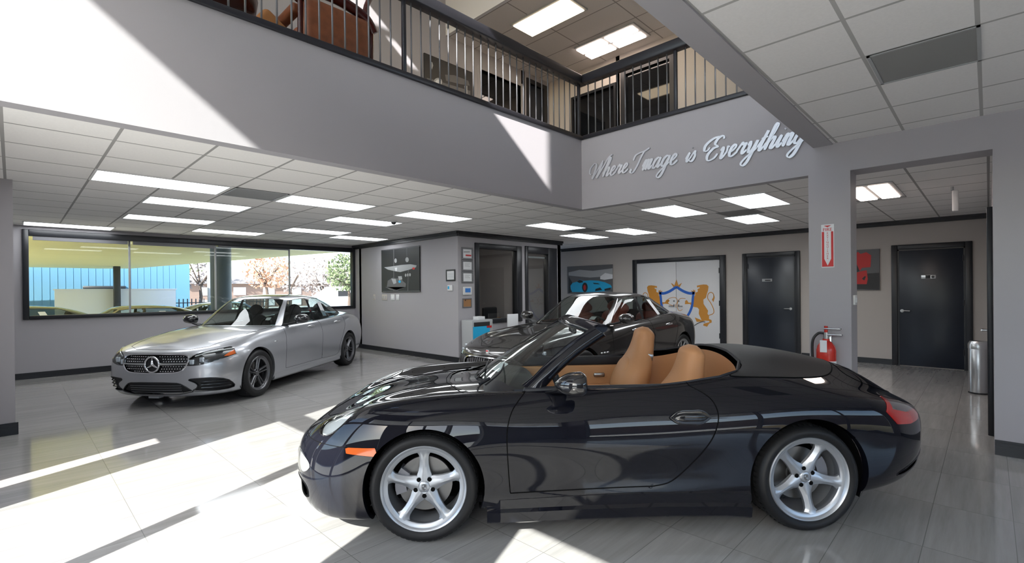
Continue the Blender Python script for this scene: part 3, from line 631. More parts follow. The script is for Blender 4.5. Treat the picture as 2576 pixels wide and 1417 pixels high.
def text3d(s,size,M,m,name,parent,ext=.001):
    cu=bpy.data.curves.new(name,'FONT'); cu.body=s; cu.size=size; cu.align_x='CENTER'; cu.align_y='CENTER'; cu.extrude=ext
    o=bpy.data.objects.new('tmp',cu); COL.objects.link(o); dg=bpy.context.evaluated_depsgraph_get(); me=bpy.data.meshes.new_from_object(o.evaluated_get(dg)); bpy.data.objects.remove(o)
    b=B(); b.add([M@v.co for v in me.vertices],[tuple(p.vertices) for p in me.polygons]); return b.build(name,m,parent)
t=thing('safety_sign','white and red fire extinguisher sign on the pillar','sign',(AF,1.18,1.64))
B().rbox(AF-.006,AF,1.125,1.24,1.645,2.09,.003,2).build('board','paper',t); c=AF-.0065
RW=lambda y0,y1,z0,z1:[(y0,z0),(y1,z0),(y1,z1),(y0,z1)]
flatp('x',c,[RW(1.132,1.152,1.735,2.015),RW(1.213,1.233,1.735,2.015),[(1.132,1.735),(1.152,1.735),(1.183,1.665),(1.213,1.735),(1.233,1.735),(1.233,1.655),(1.132,1.655)]],'red_field','redprint',t,.001)
MX=Matrix(((0,0,-1,c-.001),(-1,0,0,1.183),(0,1,0,2.035),(0,0,0,1)))
text3d('FIRE',.045,MX,'redprint','lettering',t)
for k,ch in enumerate('EXTINGUISHER'): text3d(ch,.026,Matrix(((0,0,-1,c),(-1,0,0,1.183),(0,1,0,1.998-k*.0235),(0,0,0,1))),'redprint','lettering',t)
flatp('x',c,[[(1.150,2.078),(1.216,2.078),(1.183,2.060)]],'arrow','redprint',t,.002)
# ------------------------------------------------------------------ stainless bin in the passage
t=thing('waste_bin','tall stainless steel bin in the right passage','bin',(9.05,.115,0)); T_=Matrix.Translation((9.03,.10,0))
B().lathe([(.0005,0),(.10,0),(.105,.02),(.105,.60),(.10,.61)],28,T_).build('body','steel',t); B().lathe([(.108,.60),(.108,.66),(.09,.70),(.0005,.71)],28,T_).build('lid','steel',t); B().lathe([(.106,0),(.109,.0),(.109,.02),(.106,.02)],28,T_).build('base_ring','plasticb',t)
# ------------------------------------------------------------------ upper floor furnishings
t=thing('armchair','tawny leather armchair with dark wooden frame behind the balcony railing','chair',(2.3,4.95,ZR-.02))
def lth(n,c,s): return mat(n,c,.45,noise=(9,.55))
MT['leather']=lth('tawny_leather',(.23,.075,.03),0); MT['mahogany']=mat('dark_red_wood',(.055,.008,.006),.25); MT['tanpad']=mat('tan_leather_pad',(.40,.17,.05),.5)
b=B(); b.rbox(2.0,2.72,4.72,4.90,3.72,4.36,.07,4); b.build('backrest','leather',t)
b=B(); b.tube(smooth([(1.96,4.79,4.30),(2.05,4.79,4.43),(2.36,4.80,4.47),(2.66,4.79,4.40),(2.78,4.79,4.26)],6),.055,10); b.build('top_rail','mahogany',t)
for x in (1.99,2.75): B().tube(smooth([(x,4.82,ZR),(x,4.80,4.0),(x,4.79,4.32)],4),.03,8).build('back_post','mahogany',t)
B().rbox(1.98,2.76,4.88,5.5,3.95,4.10,.05,4).build('seat','leather',t)
for x in (1.98,2.76): B().rbox(x-.05,x+.05,4.85,5.45,4.2,4.3,.03,3).build('armrest','leather',t)
for x in (2.0,2.74): B().cyl((x,5.42,ZR-.02),(x,5.42,4.2),.03,8).build('leg','mahogany',t)
B().tube(smooth([(2.78,4.9,4.26),(2.80,5.0,4.6),(2.95,5.1,4.9)],5),.03,8).build('wing_finial','mahogany',t)
t=thing('side_cushion','tan cushion leaning beside the tawny armchair','cushion',(1.75,4.9,ZR-.02)); b=B().rbox(-.17,.17,-.06,.06,-.13,.13,.05,4); M=Matrix.Translation((1.70,4.72,3.85))@Matrix.Rotation(R(35),4,'Y'); b.v=[(M@Vector(p))[:] for p in b.v]; b.build('pad','tanpad',t)
t=thing('round_ottoman','dark red round seat behind the balcony railing at upper left','ottoman',(1.38,5.3,ZR-.02)); T_=Matrix.Translation((1.38,5.45,3.60))
B().lathe([(.0005,.62),(.34,.62),(.40,.68),(.42,.80),(.38,.88),(.2,.92),(.0005,.93)],36,T_).build('cushion','mahogany',t); B().lathe([(.2,.02),(.22,.02),(.05,.1),(.045,.62),(.0005,.62)],24,T_).build('pedestal','steel',t)
t=picture('canvas_picture','dark canvas print of a vintage car on the upper floor wall','y',Y2,4.95,6.03,4.72,5.52,.03,'ink','ink'); c=Y2-.03
f=tr('y',c,(1000,0),3.936)
flatp('y',c,[f((290,770),(720,900),(720,960),(290,830)),f((470,740),(560,745),(700,800),(715,850),(600,830),(480,800))],'bonnet','greyprint',t)
flatp('y',c-.001,[f(*ell(400,812,42,40)),f((660,850),(690,850),(690,930),(672,930))],'headlamp','lightprint',t); flatp('y',c-.002,[f(*ell(403,816,28,28))],'lens','paper',t)
flatp('y',c-.001,[f((320,600),(345,620),(352,650),(340,690),(330,640))],'highlight','lightprint',t)
t=picture('canvas_picture','canvas with red lettering beside the upper floor door','y',2.45,7.35,8.2,4.2,5.3,.03,'lightprint','ink'); flatp('y',2.42,[[(7.4,4.35),(8.1,4.4),(8.1,4.6),(7.4,4.5)]],'red_print','redprint',t)
for nm,lab,ax,c,u0,u1,z0,z1,n in [('window_upper','dark office window on the upper floor left wall','y',Y2,6.24,7.38,3.9,5.66,11),('window_upper_rear','dark window on the upper floor rear wall','x',X2,5.25,6.24,3.9,5.45,12)]:
    w=sroot('window_%d'%n,lab,'window',(c if ax=='x' else u0,c if ax=='y' else u0,z0)); b=B()
    for a0,a1,q0,q1 in [(u0-.05,u1+.05,z0-.05,z0),(u0-.05,u1+.05,z1,z1+.05),(u0-.05,u0,z0,z1),(u1,u1+.05,z0,z1)]:
        if ax=='y': b.box(a0,a1,c-.02,c+.05,q0,q1)
        else: b.box(c-.02,c+.05,a0,a1,q0,q1)
    b.build('frame','trim' if n==12 else 'wall',w); b=B()
    if ax=='y': b.box(u0,u1,c+.05,c+.056,z0,z1)
    else: b.box(c+.05,c+.056,u0,u1,z0,z1)
    b.build('pane','darkglass',w)
for n,lab,ax,c,u0,u1,zt in [(6,'dark doorway on the upper floor left wall','y',Y2,7.62,8.12,5.8),(7,'dark glass door on the upper floor rear wall','x',X2,4.05,5.02,5.58)]:
    w=sroot('door_%d'%n,lab,'door',(c if ax=='x' else u0,c if ax=='y' else u0,ZR)); b=B()
    for a0,a1,q0,q1 in [(u0-.07,u1+.07,zt,zt+.09),(u0-.07,u0+.03,ZR,zt),(u1-.03,u1+.07,ZR,zt)]:
        if ax=='y': b.box(a0,a1,c-.03,c+.05,q0,q1)
        else: b.box(c-.03,c+.05,a0,a1,q0,q1)
    b.build('frame','trim',w); b=B()
    if ax=='y': b.box(u0,u1,c+.03,c+.05,ZR,zt)
    else: b.box(c+.03,c+.05,u0,u1,ZR,zt)
    b.build('leaf','darkdoor' if n==6 else 'darkglass',w)
# ------------------------------------------------------------------ car body surfaces: spline sheets, cut along curves into panels
def nspl(s,P,q):
    """natural cubic spline through P (n,...) at knots s, evaluated at q"""
    n=len(s); sh=P.shape[1:]; P=P.reshape(n,-1); h=np.diff(s)
    A=np.eye(n); r=np.zeros_like(P)
    for i in range(1,n-1):
        A[i,i-1]=h[i-1];A[i,i]=2*(h[i-1]+h[i]);A[i,i+1]=h[i]
        r[i]=6*((P[i+1]-P[i])/h[i]-(P[i]-P[i-1])/h[i-1])
    m=np.linalg.solve(A,r); k=np.clip(np.searchsorted(s,q)-1,0,n-2)
    a=(s[k+1]-q)[:,None];b=(q-s[k])[:,None];hk=h[k][:,None]
    o=(m[k]*a**3+m[k+1]*b**3)/(6*hk)+(P[k]/hk-m[k]*hk/6)*a+(P[k+1]/hk-m[k+1]*hk/6)*b
    return o.reshape((len(q),)+sh)
FL=np.array([1,-1,1.])
def sheet_from_lines(lines,ns,nt):
    """lines: K longitudinal curves (lowest first, centre line last) of N points, both ends on y=0; returns a symmetric sheet plus knot positions"""
    A=np.array(lines,float)                                   # K,N,3
    K,N,_=A.shape
    d=np.linalg.norm(np.diff(A,axis=1),axis=2).mean(0); s=np.concatenate([[0],np.cumsum(d)])
    E=3
    pre=A[:,E:0:-1]*FL; post=A[:,-2:-2-E:-1]*FL
    Ax=np.concatenate([pre,A,post],1); sx=np.concatenate([-s[E:0:-1],s,2*s[-1]-s[-2:-2-E:-1]])
    q=np.linspace(0,s[-1],ns)
    G=nspl(sx,Ax.transpose(1,0,2),q)                           # ns,K,3
    dt=np.linalg.norm(np.diff(A[:,2:-2],axis=0),axis=2).mean(1); t=np.concatenate([[0],np.cumsum(dt)])
    Gx=np.concatenate([G,G[:,-2::-1]*FL],1); tx=np.concatenate([t,2*t[-1]-t[-2::-1]])
    qt=np.concatenate([np.linspace(0,t[-1],nt),2*t[-1]-np.linspace(0,t[-1],nt)[-2::-1]])
    V=nspl(tx,Gx.transpose(1,0,2),qt).transpose(1,0,2)         # ns,2nt-1,3
    nT=V.shape[1]; idx=np.arange(ns*nT).reshape(ns,nT)
    F=np.stack([idx[:-1,:-1],idx[1:,:-1],idx[1:,1:],idx[:-1,1:]],-1).reshape(-1,4)
    st=np.stack(np.meshgrid(q,qt,indexing='ij'),-1).reshape(-1,2)
    return Sheet(V.reshape(-1,3),F,st),s,t
class Sheet:
    def __init__(s,V,F,st=None): s.V=V; s.F=F; s.st=st; s.seams=[]
    def normals(s):
        a,b,c,d=(s.V[s.F[:,i]] for i in range(4)); fn=np.cross(c-a,d-b); n=np.zeros_like(s.V)
        for i in range(4): np.add.at(n,s.F[:,i],fn)
        return n/np.maximum(np.linalg.norm(n,axis=1),1e-12)[:,None]
    def sub(s,mask):
        F=s.F[mask]; u,inv=np.unique(F,return_inverse=True)
        return Sheet(s.V[u],inv.reshape(F.shape),None if s.st is None else s.st[u])
    def pick(s,mask): return s.sub(mask),s.sub(~mask)
    def cut(s,phi,snap=True):
        """split along phi=0 -> (inside where phi<0, outside); the edge is moved onto the curve; boundary edges are stored in self.edges"""
        C=s.V[s.F].mean(1); m=phi(C)<0
        vin=np.zeros(len(s.V),bool);vout=vin.copy(); vin[s.F[m].ravel()]=True;vout[s.F[~m].ravel()]=True
        bi=np.where(vin&vout)[0]
        if len(bi) and snap:
            n=s.normals()[bi]; P=s.V[bi].copy(); e=1e-4
            for _ in range(4):
                f=phi(P); g=np.stack([(phi(P+e*np.eye(3)[k])-phi(P-e*np.eye(3)[k]))/(2*e) for k in range(3)],-1)
                g=g-(g*n).sum(1)[:,None]*n; l=(g*g).sum(1); stp=-(f/np.maximum(l,.04))[:,None]*g
                L=np.linalg.norm(stp,axis=1); stp*=np.minimum(1,.03/np.maximum(L,1e-9))[:,None]; P+=stp
            s.V=s.V.copy(); s.V[bi]=P
        # boundary edges
        bs=set()
        e=lambda F:{tuple(sorted((int(f[i]),int(f[(i+1)%4])))) for f in F for i in range(4)}
        mk=np.zeros(len(s.V),bool); mk[bi]=True
        Fi=s.F[m]; Fo=s.F[~m]
        Fi_=Fi[mk[Fi].sum(1)>=2]; Fo_=Fo[mk[Fo].sum(1)>=2]
        ed=[(a,b) for a,b in e(Fi_)&e(Fo_)]
        s.edges=[(s.V[a],s.V[b]) for a,b in ed]
        i,o=s.pick(m); i.edges=s.edges; o.edges=s.edges
        return i,o
def sd_poly(P,poly):
    """signed distance of 2D points to a closed polygon (negative inside)"""
    poly=np.array(poly,float); x,y=P[:,0],P[:,1]; d=np.full(len(P),1e9); ins=np.zeros(len(P),bool); n=len(poly)
    for i in range(n):
        a=poly[i];b=poly[(i+1)%n];e=b-a; w0=x-a[0];w1=y-a[1]; t=np.clip((w0*e[0]+w1*e[1])/max(e@e,1e-12),0,1)
        d=np.minimum(d,(w0-e[0]*t)**2+(w1-e[1]*t)**2)
        c=(a[1]>y)!=(b[1]>y); 
        if abs(e[1])>1e-12: ins^=c&(x<a[0]+(y-a[1])*e[0]/e[1])
    d=np.sqrt(d); return np.where(ins,-d,d)
def rnd(poly,k=5):
    """closed smooth curve through the points"""
    P=[np.array(p,float) for p in poly]; n=len(P); out=[]
    for i in range(n):
        p0,p1,p2,p3=P[i-1],P[i],P[(i+1)%n],P[(i+2)%n]
        for j in range(k):
            t=j/k; out.append(.5*((2*p1)+(-p0+p2)*t+(2*p0-5*p1+4*p2-p3)*t*t+(-p0+3*p1-3*p2+p3)*t**3))
    return out
def chaikin(poly,it=2):
    P=[np.array(p,float) for p in poly]
    for _ in range(it):
        P=[q for i in range(len(P)) for q in (.75*P[i]+.25*P[(i+1)%len(P)],.25*P[i]+.75*P[(i+1)%len(P)])]
    return P
def side(poly,ymin=.3): return lambda V:np.maximum(sd_poly(V[:,[0,2]],poly),ymin-np.abs(V[:,1]))
def front(poly,xmin): return lambda V:np.maximum(sd_poly(np.stack([np.abs(V[:,1]),V[:,2]],1),poly),xmin-V[:,0])
def rear(poly,xmax): return lambda V:np.maximum(sd_poly(np.stack([np.abs(V[:,1]),V[:,2]],1),poly),V[:,0]-xmax)
def top(poly,zmin): return lambda V:np.maximum(sd_poly(np.stack([V[:,0],np.abs(V[:,1])],1),poly),zmin-V[:,2])
def arch(xc,zc,r,ymin=.4): return lambda V:np.maximum(np.hypot(V[:,0]-xc,V[:,2]-zc)-r,ymin-np.abs(V[:,1]))
def panel(name,sheets,m,parent,th=0.,smooth=True,inset=0.):
    """mesh from one or more sheets; th gives real thickness towards the inside"""
    if not isinstance(sheets,list) and len(sheets.V) and np.abs(sheets.V[:,1]).min()>.2 and sheets.V[:,1].min()<0<sheets.V[:,1].max():
        for sg in (-1,1): o_=panel(name,sheets.sub(sheets.V[sheets.F].mean(1)[:,1]*sg>0),m,parent,th,smooth,inset)
        return o_
    vs=[];fs=[];o=0
    for S in (sheets if isinstance(sheets,list) else [sheets]):
        if not len(S.F): continue
        V=S.V
        n=S.normals()
        if inset: V=V+n*inset
        vs.append(V);fs.append(S.F+o);o+=len(V)
        if th:
            vs.append(V-n*th); fs.append(S.F[:,::-1]+o)
            from collections import Counter
            E=np.concatenate([S.F[:,[i,(i+1)%4]] for i in range(4)]); key=np.sort(E,1); _,ix,ct=np.unique(key,axis=0,return_index=True,return_counts=True)
            be=E[ix[ct==1]]; fs.append(np.stack([be[:,1],be[:,0],be[:,0]+len(V),be[:,1]+len(V)],1)+(o-len(V))); o+=len(V)
    V=np.concatenate(vs);F=np.concatenate(fs)
    me=bpy.data.meshes.new(name); me.vertices.add(len(V)); me.vertices.foreach_set('co',V.astype('f').ravel())
    me.loops.add(F.size); me.loops.foreach_set('vertex_index',F.astype('i').ravel()); me.polygons.add(len(F))
    me.polygons.foreach_set('loop_start',np.arange(0,F.size,4,dtype='i')); me.polygons.foreach_set('use_smooth',np.ones(len(F),bool))
    me.update(calc_edges=True); me.validate()
    if th: 
        try: me.set_sharp_from_angle(angle=R(50))
        except Exception: pass
    me.materials.append(MT[m] if isinstance(m,str) else m)
    ob=bpy.data.objects.new(name,me); COL.objects.link(ob); ob.parent=parent; return ob
def seam(name,edges,parent,r=.0035,m='gap'):
    """fine dark joint along a list of edges"""
    ys=[e[0][1] for e in edges]
    if ys and min(abs(y) for y in ys)>.2 and min(ys)<0<max(ys):
        for sg in (-1,1): o_=seam(name,[e for e in edges if e[0][1]*sg>0],parent,r,m)
        return o_
    vs=[];fs=[]
    b=B()
    for p,q in edges:
        d=q-p; l=np.linalg.norm(d)
        if l<1e-5: continue
        d/=l; u=np.cross(d,[.3,.5,.81]); u/=np.linalg.norm(u); w=np.cross(d,u); o=len(b.v)
        for e in (p-d*r*.3,q+d*r*.3):
            for k in range(4):
                a=math.pi/2*k; b.v.append(tuple(e+(u*math.cos(a)+w*math.sin(a))*r))
        for k in range(4): b.f.append((o+k,o+(k+1)%4,o+4+(k+1)%4,o+4+k)); b.sm.append(False)
    return b.build(name,m,parent,world=False)
def ruled(C0,C1,n=2):
    """quad strip sheet between two point rows"""
    C0=np.array(C0,float);C1=np.array(C1,float);m=len(C0)
    V=np.concatenate([C0+(C1-C0)*k/(n-1) for k in range(n)]); idx=np.arange(n*m).reshape(n,m)
    return Sheet(V,np.stack([idx[:-1,:-1],idx[:-1,1:],idx[1:,1:],idx[1:,:-1]],-1).reshape(-1,4))
def loft(secs,n=28,ex=2.6,cap=True):
    """closed body through superellipse sections: (centre, half width vector, half depth vector)"""
    b=B(); K=len(secs); vs=[]
    for c,wv,dv in secs:
        c,wv,dv=Vector(c),Vector(wv),Vector(dv)
        for i in range(n):
            a=2*math.pi*i/n; ca,sa=math.cos(a),math.sin(a)
            vs.append(c+wv*(math.copysign(abs(ca)**(2/ex),ca))+dv*(math.copysign(abs(sa)**(2/ex),sa)))
    fs=[(k*n+i,k*n+(i+1)%n,(k+1)*n+(i+1)%n,(k+1)*n+i) for k in range(K-1) for i in range(n)]
    if cap: fs+=[tuple(range(n))[::-1],tuple((K-1)*n+i for i in range(n))]
    b.add(vs,fs,True); return b
def smooth_loft(secs,k=4,**kw):
    """loft with the section values themselves interpolated smoothly"""
    A=np.array([np.concatenate([np.array(x,float) for x in s_]) for s_ in secs]); s=np.concatenate([[0],np.cumsum(np.linalg.norm(np.diff(A[:,:3],axis=0),axis=1)+1e-3)])
    q=np.concatenate([np.linspace(s[i],s[i+1],k,endpoint=False) for i in range(len(s)-1)]+[[s[-1]]])
    O=nspl(s,A,q); return loft([(o[:3],o[3:6],o[6:9]) for o in O],**kw)
# wheels -----------------------------------------------------------------
MT['gap']=mat('panel_gap',(.003,.003,.003),.8,spec=.1)
MT['tyre']=mat('tyre_rubber',(.013,.013,.014),.5,spec=.3)
MT['alloy']=mat('silver_alloy',(.50,.52,.55),.36,metal=.75)
MT['alloydark']=mat('dark_grey_alloy',(.16,.16,.17),.3,metal=.8)
MT['alloygrey']=mat('grey_alloy',(.33,.34,.35),.28,metal=.85)
MT['disc']=mat('brake_disc',(.20,.195,.19),.4,metal=.9)
MT['caliper']=mat('grey_caliper',(.22,.22,.24),.4,metal=.4)
MT['well']=mat('wheel_well',(.006,.006,.007),.9,spec=.1)
def spoke_mesh(b,rr,style,Y,n,twist=0,a0=0):
    """spokes in the wheel's local frame: plane xz, outside is +y at Y(r)"""
    for k in range(n):
        a=2*math.pi*k/n+a0
        def P(r,t,y):    # radius, tangential offset, height
            return (r*math.cos(a)-t*math.sin(a),y,r*math.sin(a)+t*math.cos(a))
        rows=[]
        if style=='five':
            st=[(.035,.048,-.004,.026),(.07,.043,-.001,.030),(.095,.034,.003,.033),(.125,.028,.008,.034),(.16,.026,.012,.033),(.19,.029,.016,.030),(.204,.037,.014,.028),(.214,.052,.010,.025),(.222,.070,.004,.022)]
        elif style=='twin': st=None
        else: st=[(.04,.020,.0,.02),(.10,.013,.004,.022),(.17,.011,.008,.022),(.23,.014,.010,.02)]
        def run(st,off=lambda r:0):
            vs=[];fs=[]
            for r,hw,dy,th in st:
                y=Y(r); o=off(r)
                vs+=[P(r,o-hw,y-th),P(r,o-hw,y-.012),P(r,o-hw*.62,y-.003),P(r,o-hw*.25,y+.006),P(r,o+hw*.25,y+.006),P(r,o+hw*.62,y-.003),P(r,o+hw,y-.012),P(r,o+hw,y-th)]
            m=8
            for i in range(len(st)-1):
                for j in range(m): fs.append((i*m+j,i*m+(j+1)%m,(i+1)*m+(j+1)%m,(i+1)*m+j))
            fs+=[tuple(range(m))[::-1],tuple((len(st)-1)*m+j for j in range(m))]
            b.add(vs,fs,True)
        if style=='twin':
            st=[(.05,.017,.0,.03),(.10,.014,.003,.03),(.16,.012,.006,.03),(.215,.014,.01,.026),(.232,.02,.01,.022)]
            run(st,lambda r:.014+.085*(r-.05)); run(st,lambda r:-(.014+.085*(r-.05)))
        else: run(st)
def make_wheel(car,x,yc,T,Rr,w,sgn,style,nsp,m,tilt=0,a0=0,steer=0,fine=48,bolts=5):
    """wheel unit with its parts; outside face looks to sgn*y"""
    t=bpy.data.objects.new('wheel',None); COL.objects.link(t); t.parent=car; t.location=(x,yc,T); t.rotation_euler=(0,0,steer)
    yo=w/2
    M=Matrix.Rotation(R(-90),4,'X') if sgn>0 else Matrix.Rotation(R(90),4,'X')   # lathe axis z -> +-y (outside)
    Rt=T; h=w/2
    pr=[(Rr-.004,-h*.86),(Rr+.012,-h*.97),((Rr+Rt)/2,-h*1.03),(Rt-.012,-h*.93),(Rt-.003,-h*.78),(Rt,-h*.4),(Rt,h*.4),(Rt-.003,h*.78),(Rt-.012,h*.93),((Rr+Rt)/2+.008,h*1.02),((Rr+Rt)/2-.002,h*1.035),(Rr+.014,h*.99),(Rr+.002,h*.90),(Rr-.006,h*.86)]
    b=B().lathe(pr,fine*2,M)
    for q in (-.45,-.15,.15,.45):                                      # tread grooves
        pass
    b.build('tyre','tyre',t,world=False)
    b=B()
    for i in range(60):                                                # tread blocks at both shoulders
        a=2*math.pi*i/60
        for sg in (1,-1):
            Q=Matrix.Rotation(a,4,'Y')@Matrix.Translation((Rt-.006,sg*h*.70*1,0)); b.obox(Q@Matrix.Rotation(sg*R(18),4,'Z'),.0062,h*.13,.0105)
    for q in (-.5,-.2,.2,.5): b.lathe([(Rt-.001,q*h-h*.10),(Rt+.0012,q*h-h*.10),(Rt+.0012,q*h+h*.10),(Rt-.001,q*h+h*.10)],fine,M)
    b.build('tread','tyre',t,world=False)
    # rim barrel + lip
    b=B().lathe([(Rr-.022,h*.2),(Rr-.036,h*.52),(Rr-.041,h*.66),(Rr-.040,h*.755),(Rr-.034,h*.80),(Rr-.016,h*.84),(Rr-.011,h*.92),(Rr-.002,h*.96),(Rr+.003,h*.92),(Rr-.004,h*.84),(Rr-.022,h*.3),(Rr-.04,0),(Rr-.03,-h*.8),(Rr-.005,-h*.9)],fine*2,M)
    k=Rr/.254
    def Yf(r): r=r/k; return (h*.62+ (h*.16)*(r/.23)**2)
    tmp=B(); spoke_mesh(tmp,Rr,style,Yf,nsp,a0=a0)
    vs=[]
    for p in tmp.v:
        r=math.hypot(p[0],p[2]); vs.append((p[0]*k,p[1]*sgn,p[2]*k))
    b.add(vs,tmp.f,True)
    hub=[(.0005,h*.62-.03),(.06*k,h*.62-.03),(.068*k,h*.62-.012),(.060*k,h*.62-.001),(.040*k,h*.62+.004),(.036*k,h*.62+.001),(.0005,h*.62+.001)]
    b.lathe(hub,40,M)
    rim=b.build('rim',m,t,world=False)
    try: rim.data.set_sharp_from_angle(angle=R(38))
    except Exception: pass
    b=B().lathe([(.0005,h*.62+.010),(.022*k,h*.62+.009),(.033*k,h*.62+.004),(.036*k,h*.62)],28,M); cap=b.build('centre_cap',m,t,world=False)
    if style=='five':
        b=B(); b.prism([(x_*k,z_*k) for x_,z_ in [(-.014,.017),(0,.020),(.014,.017),(.014,-.002),(.009,-.013),(0,-.020),(-.009,-.013),(-.014,-.002)]],Matrix(((1,0,0,0),(0,0,sgn,sgn*(h*.62+.0085)),(0,1,0,0),(0,0,0,1))),.0025); b.build('cap_emblem','greyprint',t,world=False)
        b=B()
        for x_ in (-.006,.006): b.box((x_-.004)*k,(x_+.004)*k,min(sgn*(h*.62+.011),sgn*(h*.62+.0118)),max(sgn*(h*.62+.011),sgn*(h*.62+.0118)),(-.009 if x_<0 else .003)*k,(.0 if x_<0 else .013)*k)
        b.build('emblem_field','alloy',t,world=False)
    b=B(); 
    for i in range(bolts):
        a=2*math.pi*(i+.5)/bolts+a0; p=(.054*k*math.cos(a),sgn*(h*.62+.0015),.054*k*math.sin(a)); b.cyl(p,(p[0],p[1]+sgn*.002,p[2]),.0135*k,16)
    b.build('bolt_recesses','gap',t,world=False)
    b=B().lathe([(.04,h*.1),(.165*k,h*.1),(.165*k,h*.1-.028),(.04,h*.1-.028)],fine,M); b.lathe([(.0005,h*.16),(.07*k,h*.16),(.075*k,h*.1)],32,M); b.build('brake_disc','disc',t,world=False)
    ca=R(10) if x>0 else R(170)
    b=B(); n=7
    vs=[];fs=[]
    for i in range(n):
        a=ca+R(28)*(i/(n-1)*2-1)
        for r,y in ((.112,h*.1-.05),(.112,h*.1+.035),(.178,h*.1+.035),(.178,h*.1-.05)): vs.append((r*k*math.cos(a),sgn*y,r*k*math.sin(a)))
    for i in range(n-1):
        for j in range(4): fs.append((i*4+j,i*4+(j+1)%4,i*4+4+(j+1)%4,i*4+4+j))
    fs+=[(0,1,2,3),(n*4-4,n*4-3,n*4-2,n*4-1)]; b.add(vs,fs); b.build('brake_caliper','caliper',t,world=False)
    return t
def wheel_well(car,x,z,r,yo,yi,name='wheel_well'):
    b=B(); n=30; vs=[];fs=[]
    s=1 if yo>0 else -1
    for i in range(n+1):
        a=math.pi*(-.12+1.24*i/n)
        vs+=[(x+r*math.cos(a),yo,z+r*math.sin(a)),(x+r*math.cos(a),yi,z+r*math.sin(a))]
    for i in range(n): fs.append((2*i,2*i+1,2*i+3,2*i+2))
    fs.append(tuple(2*i+1 for i in range(n+1)))
    b.add(vs,fs,True); return b.build(name,'well',car,world=False)
def mirror_y(b):
    q=B(); q.v=[(x,-y,z) for x,y,z in b.v]; q.f=[f[::-1] for f in b.f]; q.sm=list(b.sm); return q
def both(b,name,m,car):
    b.build(name,m,car,world=False); mirror_y(b).build(name,m,car,world=False)
def edge_lip(name,edges,parent,dy,m,taper=0.):
    """flange turned inwards from an opening's edge"""
    ys=[e[0][1] for e in edges]
    if min(ys)<0<max(ys):
        for sg in (-1,1): edge_lip(name,[e for e in edges if e[0][1]*sg>0],parent,dy,m)
        return
    b=B()
    for p,q in edges:
        s=1 if p[1]>0 else -1; o=np.array([0,-s*dy,0]); b.add([p,q,q+o,p+o],[(0,1,2,3)])
    return b.build(name,m,parent,world=False)
# ------------------------------------------------------------------ black convertible
MT['black_paint']=mat('black_car_paint',(.0055,.006,.010),.3,spec=.0,coat=1,coatr=.012)
MT['softtop']=mat('black_canvas',(.006,.0062,.008),.6,bump=(300,.15))
MT['tan']=mat('tan_leather',(.50,.245,.11),.5,spec=.35,bump=(160,.04))
MT['tandark']=mat('tan_carpet',(.40,.19,.085),.85)
MT['dashdark']=mat('dark_dash',(.012,.013,.018),.55)
MT['carglass']=glass('windscreen_glass',(.80,.87,.84),1)
MT['lampglass']=glass('lamp_lens',(.95,.97,.97),1)
MT['lampbowl']=mat('lamp_reflector',(.75,.77,.78),.18,metal=.9)
MT['lampwhite']=mat('clear_lamp',(.62,.65,.66),.12,coat=1)
MT['amber']=mat('amber_lens',(.75,.13,.012),.15,coat=1)
MT['redlens']=mat('red_lens',(.42,.012,.012),.12,coat=1)
MT['greylens']=mat('smoked_lens',(.10,.08,.085),.12,coat=1)
MT['blackgloss']=mat('black_gloss_plastic',(.008,.008,.010),.12,coat=1)
car=thing('convertible_car','black two door convertible car with tan leather seats and open roof','car',(3.021,2.168,0),2.406,scale=.962)
